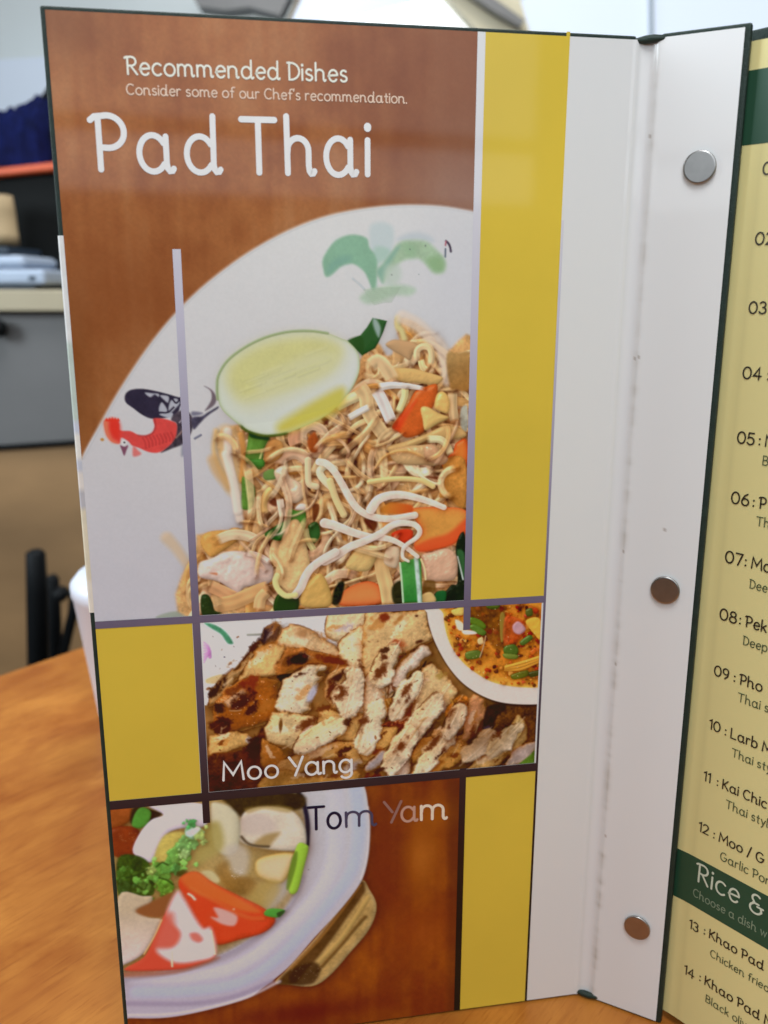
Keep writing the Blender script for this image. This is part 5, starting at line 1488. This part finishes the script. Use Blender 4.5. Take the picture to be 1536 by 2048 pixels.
bag = cloth_lump('bag', 54, 300, lambda x: max(60, 194 - (x - 54) * 1.6), 334, Y + 0.22, black_m, 0.05, 3)
tag(bag, 'black bag with a pointed top lying on the crate behind the blue cloth', 'bag')
navy = material('navy_cloth', (0.003, 0.006, 0.045), rough=0.85, spec=0.12, vary=0.4, vscale=60)
blue = cloth_lump('fringed_cloth', -160, 66, lambda x: 188 - (x - 42) * 0.42 + 7 * math.sin(x * .42) if x < 42 else 180 + (x - 42) * 0.1 + 4 * math.sin(x * .35), 334, Y + 0.16, navy, 0.10, 5)
tag(blue, 'dark blue frilled cloth bundle on the crate left of the menu', 'cloth')
roll = thing('card_roll', 'tan cardboard roll standing on the stacked white boxes', 'roll', at_y(-10, 492, Y + 0.04))
rc = Vector(at_y(-12, 490, Y + 0.05))
kr = (Y + 0.05) / F
under(lathe('tube', [(0.0, 0.0), (46 * kr, 0), (46 * kr, 22 * kr), (45 * kr, 23 * kr), (44 * kr, 60 * kr), (41 * kr, 90 * kr), (36 * kr, 90 * kr), (0, 88 * kr)], 32, material('tan_card', (0.40, 0.30, 0.17), rough=0.8, vary=0.1, vscale=20), None,
            lambda x, y, h: (rc.x + x, rc.y + y, rc.z + h)), roll)
white_m = material('pale_plastic', (0.42, 0.50, 0.62), rough=0.45, vary=0.03, vscale=20)
dark_m = material('dark_blue_plastic', (0.02, 0.035, 0.055), rough=0.5)
tray = thing('dark_tray', 'dark flat tray lying between the cardboard roll and the white boxes', 'tray', at_y(0, 503, Y))
under(slab('tray_body', -120, 16, 493, 509, Y - 0.005, 0.12, dark_m, None, 0.002), tray)
b1 = slab('plastic_box', -140, 48, 510, 536, Y - 0.010, 0.13, white_m, None, 0.008)
tag(b1, 'pale plastic box with rounded end, upper of the two on the shelf', 'box')
b2 = thing('plastic_box', 'longer pale plastic box with a dark button, lower of the two on the shelf', 'box', at_y(-30, 570, Y))
under(slab('box_body', -140, 88, 538, 569, Y - 0.016, 0.14, white_m, None, 0.005), b2)
under(slab('button', 56, 70, 552, 560, Y - 0.0175, 0.004, dark_m, None, 0.001), b2)
b3 = slab('dark_mat', -140, 70, 570, 579, Y - 0.012, 0.12, dark_m, None, 0.001)
tag(b3, 'thin dark mat under the pale plastic boxes on the shelf', 'mat')

# black folding stand in front of the board
stand = thing('folding_stand', 'black metal stand with a round knob and a slanting strut', 'stand', at_y(90, 1330, 0.95))
Ys = 0.95
ks = Ys / F


def bar(name, pts, r, dy=0.0):
    return under(tube(name, [at_y(x, y, Ys + dy) for x, y in pts], r, black_m, None), stand)


bar('post', [(70, 1100), (71, 1106), (74, 1180), (80, 1700)], [12 * ks, 20 * ks, 22 * ks, 22 * ks])
bar('post', [(104, 1150), (105, 1156), (110, 1240), (116, 1700)], [8 * ks, 14 * ks, 14 * ks, 14 * ks], 0.03)
bar('strut', [(150, 1180), (146, 1225), (128, 1300), (100, 1400)], 11 * ks, 0.01)
kc = Vector(at_y(122, 1188, Ys))
under(lathe('knob', [(0, -0.012), (10 * ks, -0.012), (15 * ks, -0.006), (15 * ks, 0.006), (8 * ks, 0.012), (0, 0.012)], 20, black_m, None, lambda x, y, h: (kc.x + x, kc.y + h, kc.z + y)), stand)

# white cup standing on the table behind the menu
cx, cy = on_table(193, 1448)
rb = 0.027
cupc = (cx + rb * 1.0, cy + 0.012)
depth = cupc[1] * math.cos(PITCH)
cup_h = float(at_y(160, 1140, cupc[1])[2])
rt_ = cupc[0] - at_y(146, 1150, cupc[1])[0]
cup = thing('cup', 'white tapered plastic cup on the table behind the menu', 'cup', (cupc[0], cupc[1], 0))
cup_m = material('white_cup', (0.74, 0.77, 0.86), rough=0.4, vary=0.02, vscale=30)
lathe('cup_body', [(0, 0), (rb, 0), (rb, 0.004), (rb + 0.001, 0.006), (rt_ - 0.001, cup_h - 0.012), (rt_, cup_h - 0.011), (rt_, cup_h - 0.005), (rt_ - 0.004, cup_h), (0, cup_h)], 48, cup_m, cup)

# --- THE MENU ------------------------------------------------------------------
menu = thing('menu', 'open dark green restaurant menu standing upright on the table with dish photographs', 'menu', (HX, HY, 0))
NL = np.array([DIRL[1], -DIRL[0]])
NF = np.array([DIRF[1], -DIRF[0]])
NR = np.array([DIRR[1], -DIRR[0]])


def on_cover(u, v, w=0.0):
    q = u * DIRL + w * NL
    return (q[0], q[1], v)


def on_flap(u, v, w=0.0):
    q = u * DIRF + w * NF
    return (q[0], q[1], v)


R0 = np.array([RX - HX, RY - HY])


def on_inner(u, v, w=0.0):
    q = R0 + u * DIRR + w * NR
    return (q[0], q[1], v)


U_O, U_F0, U_F1, U_F2 = -0.1558, 0.0053, 0.0264, 0.0280
cover = box_on('front_cover', on_cover, U_O, -0.0012, 0.0, H, -0.0028, -0.0004, M['cloth'], menu, 0.0005)
flap = box_on('binding_flap', on_flap, U_F0, U_F2, 0.0, H, -0.0028, -0.0004, M['cloth'], menu, 0.0005)

# white end paper: one sheet over the cover's margin, the hinge groove and the flap
hinge = []
for u in np.linspace(U_P, U_Y - 0.002, 12)[:-1].tolist() + np.linspace(U_Y - 0.002, -0.0022, 70).tolist():
    hinge.append(on_cover(u, 0, 0.0)[:2])
for u, w in ((-0.0016, 0.00012), (-0.0010, 0.00015), (-0.0004, -0.0001)):
    hinge.append(on_cover(u, 0, w)[:2])
for u, w in ((0.0008, -0.00045), (0.0016, -0.0007), (0.0024, -0.0008), (0.0032, -0.0007), (0.0040, -0.0004), (0.0046, 0.0), (0.0052, 0.0001), (0.0058, 0.00006), (0.0066, 0)):
    hinge.append(on_flap(u, 0, w)[:2])
for u in np.linspace(0.0072, U_F1, 24):
    hinge.append(on_flap(u, 0, 0.0)[:2])
hinge = np.array(hinge)
vv = np.linspace(V_PB, V_PT, 620)
pts = np.zeros((len(vv), len(hinge), 3))
pts[:, :, :2] = hinge[None]
pts[:, :, 2] = vv[::-1][:, None]
rs = np.random.RandomState(4)


def band(n, s):
    g = rs.rand(int(n / s) + 3)
    x = np.arange(n) / s
    i = x.astype(int)
    f = x - i
    return g[i] * (1 - f) + g[i + 1] * f


col = np.full(pts.shape, PAPER) * np.array([1.0, 1.0, 1.0])
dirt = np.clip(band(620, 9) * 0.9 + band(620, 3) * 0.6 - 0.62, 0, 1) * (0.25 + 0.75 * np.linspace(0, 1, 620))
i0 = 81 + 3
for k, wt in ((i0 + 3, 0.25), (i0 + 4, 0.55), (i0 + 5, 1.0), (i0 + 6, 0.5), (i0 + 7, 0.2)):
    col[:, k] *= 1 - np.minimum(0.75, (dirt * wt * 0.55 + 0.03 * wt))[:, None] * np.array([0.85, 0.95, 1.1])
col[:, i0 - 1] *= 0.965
for c in range(7):                                               # specks of dirt
    i, j = rs.randint(20, 610), rs.choice([i0 + 4, i0 + 5, i0 + 5, i0 + 6, i0 + 5, i0 + 4, i0 + 6, i0 + 20])
    col[i:i + 2, j] *= np.array([0.62, 0.56, 0.52])
end_paper = grid_obj('end_paper', pts, M['paper'], menu, col)

# ends of the cloth hinge, rolled over at top and bottom
for vz in (H - 0.0012, 0.0014):
    p = [on_cover(-0.0022, vz, -0.001), on_cover(-0.0006, vz, -0.0004), on_flap(0.0012, vz, 0.0), on_flap(0.0034, vz, 0.0), on_flap(0.0056, vz, -0.0004), on_flap(0.0072, vz, -0.001)]
    tube('hinge_cloth', p, [0.0004, 0.0008, 0.0011, 0.0011, 0.0008, 0.0004], M['cloth'], menu)
spine_pts = [on_cover(-0.0012, 0, -0.0016)[:2], on_flap(0.0012, 0, -0.0019)[:2], on_flap(0.0040, 0, -0.0019)[:2], on_flap(0.0053, 0, -0.0016)[:2]]
sp_ = np.array([[(x, y, z) for x, y in spine_pts] for z in np.linspace(H - 0.0005, 0.0005, 12)])
grid_obj('spine_cloth', sp_, M['cloth'], menu)

# worn pale tape on the left edge
tz = np.linspace(cover_uv(118, 471)[1], cover_uv(184, 1226)[1], 60)
prof = [(U_O + 0.0013, -0.0002), (U_O + 0.0002, -0.0002), (U_O - 0.00025, -0.0008), (U_O - 0.00025, -0.0026), (U_O + 0.0004, -0.0032), (U_O + 0.004, -0.0032)]
tp = np.array([[on_cover(u, z, w) for u, w in prof] for z in tz])
tc_ = np.zeros(tp.shape)
for i, z in enumerate(tz):
    t = 1 - i / 59
    t = i / 59
    c = (196, 202, 208) if t < .26 else (168, 184, 182) if t < .47 else (178, 186, 204) if t < .50 else (60, 56, 52) if t < .508 else (204, 204, 204) if t < .56 else (172, 178, 194) if t < .60 else (198, 196, 196) if t < .66 \
        else (166, 168, 178) if t < .71 else (196, 192, 176) if t < .90 else (202, 200, 194)
    tc_[i] = ink(c, 0.2)
tape = grid_obj('edge_tape', tp, M['tape'], menu, tc_)
tape['label'] = 'worn pale tape along the left edge'

# binding posts through the flap
for px, py in ((1400, 335), (1331, 1179), (1275, 1853)):
    uc, vc = [float(x) for x in flap_uv(px, py)]
    R = 0.00435
    lathe('binding_post', [(0.0017, 0), (0.0017, 0.0003), (R - 0.0002, 0.0003), (R, 0.0005), (R, 0.0009), (R - 0.0002, 0.00108), (R - 0.0005, 0.0011), (R - 0.00056, 0.0011), (R - 0.0012, 0.0011), (0.0012, 0.0011), (0, 0.0011)], 48, M['post'], flap,
          lambda x, y, h: on_flap(uc + x, vc + y, h))

# --- prints on the cover -------------------------------------------------------
for nm, fn, lab in (('dish_photo', paint_pad_thai, 'photograph of fried noodles with lime on a white plate'), ('dish_photo', paint_moo_yang, 'photograph of grilled meat beside a bowl of red dip'),
                    ('dish_photo', paint_tom_yam, 'photograph of soup in a pale bowl with a brown handle')):
    P = fn()
    U, V = np.meshgrid(P.u0 + np.arange(P.w) * P.cell, P.v1 - np.arange(P.h) * P.cell)
    Q = np.zeros(U.shape + (3,))
    Q[..., 0] = U * DIRL[0] + 0.00006 * NL[0]
    Q[..., 1] = U * DIRL[1] + 0.00006 * NL[1]
    Q[..., 2] = V
    o = grid_obj(nm, Q, M['print'], cover, P.inks())
    o['label'] = lab


def panel(name, u0, u1, v0, v1, mat, lift=0.00005):
    return mesh_obj(name, [on_cover(u0, v0, lift), on_cover(u1, v0, lift), on_cover(u1, v1, lift), on_cover(u0, v1, lift)], [(0, 1, 2, 3)], mat, cover)


panel('yellow_panel', U_V3, U_Y, V_B1T, V_PT, M['yellow'])
panel('yellow_panel', U_P, U_V1, V_B2T, V_B1B, M['yellow'])
panel('yellow_panel', U_V3, U_Y, V_PB, V_B2B, M['yellow'])
panel('yellow_mark', U_Y - 0.0009, U_Y + 0.0001, V_PT - 0.0001, H + 0.0001, M['yellow'], -0.00025)

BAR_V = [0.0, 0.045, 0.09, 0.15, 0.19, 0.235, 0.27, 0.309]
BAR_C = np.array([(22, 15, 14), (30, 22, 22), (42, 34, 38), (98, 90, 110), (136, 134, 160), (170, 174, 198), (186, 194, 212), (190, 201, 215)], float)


def rule(u0, u1, v0, v1, lift):
    """printed rule: the ink itself runs from white at the head of the page to black at its foot"""
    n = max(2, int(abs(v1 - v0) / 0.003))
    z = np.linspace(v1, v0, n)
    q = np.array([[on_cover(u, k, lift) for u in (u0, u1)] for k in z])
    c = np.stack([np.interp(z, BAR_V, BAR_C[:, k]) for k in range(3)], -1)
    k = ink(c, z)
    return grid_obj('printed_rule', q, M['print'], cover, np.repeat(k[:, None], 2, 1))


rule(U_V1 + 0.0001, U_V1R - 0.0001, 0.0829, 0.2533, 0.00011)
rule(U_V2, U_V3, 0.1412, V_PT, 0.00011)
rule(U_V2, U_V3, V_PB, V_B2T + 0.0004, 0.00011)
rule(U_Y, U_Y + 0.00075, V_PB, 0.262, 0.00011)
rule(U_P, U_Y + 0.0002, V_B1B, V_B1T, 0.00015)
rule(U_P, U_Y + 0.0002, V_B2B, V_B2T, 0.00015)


def cuv(x, y):
    u, v = cover_uv(x, y)
    return float(u), float(v)


def cover_text(s, p0, p1, ptop, weight, c, vi, gap=GAP):
    a, b, t = cuv(*p0), cuv(*p1), cuv(*ptop)
    return lettering('lettering', s, a, b, t[1] - a[1], weight, on_cover, ink_mat('lettering_ink', c, vi), cover, gap)


cover_text('Recommended Dishes', (254, 149), (694, 164), (249, 113), 0.125, (220, 210, 210), 0.28)
cover_text("Consider some of our Chef's recommendation.", (254, 189), (813, 207), (252, 168), 0.13, (208, 186, 176), 0.27)
cover_text('Pad', (196, 341), (441, 346), (188, 229), 0.112, (206, 216, 228), 0.25, 0.26)
cover_text('Thai', (486, 347), (737, 351), (482, 234), 0.112, (206, 216, 228), 0.25, 0.24)
cover_text('Moo', (447, 1561), (556, 1554), (447, 1524), 0.12, (212, 206, 202), 0.10, 0.2)
cover_text('Yang', (579, 1552), (703, 1543), (577, 1514), 0.12, (216, 206, 190), 0.10, 0.12)
cover_text('To', (617, 1660), (681, 1655), (616, 1613), 0.115, (28, 28, 46), 0.09, 0.16)
cover_text('m', (692, 1654), (752, 1650), (691, 1608), 0.105, (62, 58, 78), 0.09)
cover_text('Y', (768, 1646), (802, 1644), (767, 1603), 0.11, (122, 90, 84), 0.09)
cover_text('a', (803, 1643), (834, 1641), (803, 1599), 0.11, (158, 122, 108), 0.09)
cover_text('m', (842, 1640), (893, 1637), (841, 1596), 0.12, (198, 172, 156), 0.09)

# --- inner page and back cover ---------------------------------------------------
back = box_on('back_cover', on_inner, -0.004, 0.152, 0.0, H, -0.0062, -0.0042, M['cloth'], menu, 0.0005)
PG_W, PG_H = 0.150, 0.306
V_PGB = float(inner_uv(1345, 2030)[1])
prof = [(-0.0070, -0.0006), (-0.003, 0.0002), (0.0, 0.0005), (0.0015, 0.0004), (0.0030, 0.00022), (0.0045, 0.0001), (0.0060, 0.00003), (0.0075, 0.0)] + [(u, 0.0) for u in np.linspace(0.01, PG_W, 30)]
zs = np.linspace(V_PGB, PG_H + 0.0, 40)
pg = np.array([[on_inner(u, z, w) for u, w in prof] for z in zs[::-1]])
CREAM = np.array([0.74, 0.65, 0.29])
pc = np.zeros(pg.shape) + CREAM
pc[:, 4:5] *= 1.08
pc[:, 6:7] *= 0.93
page = grid_obj('inner_page', pg, M['cream'], menu, pc)
# second leaf just behind, its edge showing by the flap
lf = np.array([[on_inner(u, z, w - 0.0012) for u, w in prof] for z in zs[::-1]])
grid_obj('inner_page', lf, M['cream'], menu, np.zeros(lf.shape) + CREAM * 0.96)

band_m = material('dark_green_band_print', (0.018, 0.070, 0.036), rough=0.42, spec=0.4, vary=0.05, vscale=100)


def iuv(x, y):
    u, v = inner_uv(x, y)
    return float(u), float(v)


def page_band(v0, v1):
    q = np.array([[on_inner(u, z, w + 0.00006) for u, w in prof] for z in (v1, v0)])
    return grid_obj('green_band', q, band_m, page)


page_band(iuv(1500, 290)[1], iuv(1510, 140)[1])
page_band((iuv(1460, 1855)[1] + iuv(1393, 1815)[1]) / 2, (iuv(1460, 1752)[1] + iuv(1393, 1714)[1]) / 2)

brown_ink = material('dark_brown_lettering_ink', (0.022, 0.014, 0.006), rough=0.4)
green_ink = material('green_lettering_ink', (0.055, 0.085, 0.035), rough=0.4)
pale_ink = material('pale_green_lettering_ink', (0.60, 0.66, 0.52), rough=0.4)
dim_ink = material('dim_green_lettering_ink', (0.22, 0.30, 0.20), rough=0.4)


def item(s, p, capx, mat, xs=0.90, weight=0.135, gap=0.2):
    a = iuv(*p)
    t = iuv(p[0], p[1] - capx)
    return lettering('lettering', s, a, None, t[1] - a[1], weight, on_inner, mat, page, gap, xs)


for s, p, c in (('01', (1526, 350), 25), ('02', (1511, 490), 25), ('03', (1498, 627), 24), ('04 :', (1486, 757), 24)):
    item(s, p, c, brown_ink, 1.18)
for s, p, c, s2, p2, c2, q, sub, pq, cq in (
        ('05', (1475, 886), 22, ': N', (1519, 891), 22, 0, 'B', (1526, 930), 19),
        ('06', (1463, 1006), 22, ': P', (1507, 1014), 22, 0, 'Th', (1513, 1051), 19),
        ('07', (1451, 1124), 22, ': Mo', (1491, 1133), 22, 0, 'Dee', (1500, 1176), 18),
        ('08', (1440, 1238), 21, ': Pek', (1480, 1249), 21, 0, 'Deep', (1487, 1289), 18),
        ('09', (1429, 1350), 21, ': Pho', (1469, 1364), 21, 0, 'Thai st', (1476, 1402), 18),
        ('10', (1419, 1457), 20, ': Larb M', (1451, 1471), 20, 0, 'Thai sty', (1464, 1512), 17),
        ('11', (1408, 1560), 19, ': Kai Chic', (1435, 1572), 19, 0, 'Thai style', (1452, 1615), 17),
        ('12', (1398, 1661), 19, ': Moo / G', (1428, 1677), 19, 0, 'Garlic Por', (1441, 1719), 17),
        ('13', (1379, 1855), 18, ': Khao Pad', (1409, 1869), 18, 0, 'Chicken fried', (1421, 1912), 15),
        ('14', (1369, 1946), 18, ': Khao Pad N', (1400, 1962), 18, 0, 'Black olive', (1412, 2003), 15)):
    item(s, p, c + (2 if p[1] < 1250 else 0), brown_ink, 1.12 if p[1] < 1250 else 1.05)
    item(s2, p2, c2 + (1 if p[1] < 1250 else 0), brown_ink, 1.02)
    item(sub, pq, cq, green_ink, 1.0, 0.11)
item('Rice &', (1395, 1762), 38, pale_ink, 1.02, 0.10)
item('Choose a dish w', (1387, 1791), 16, dim_ink, 0.95, 0.11)
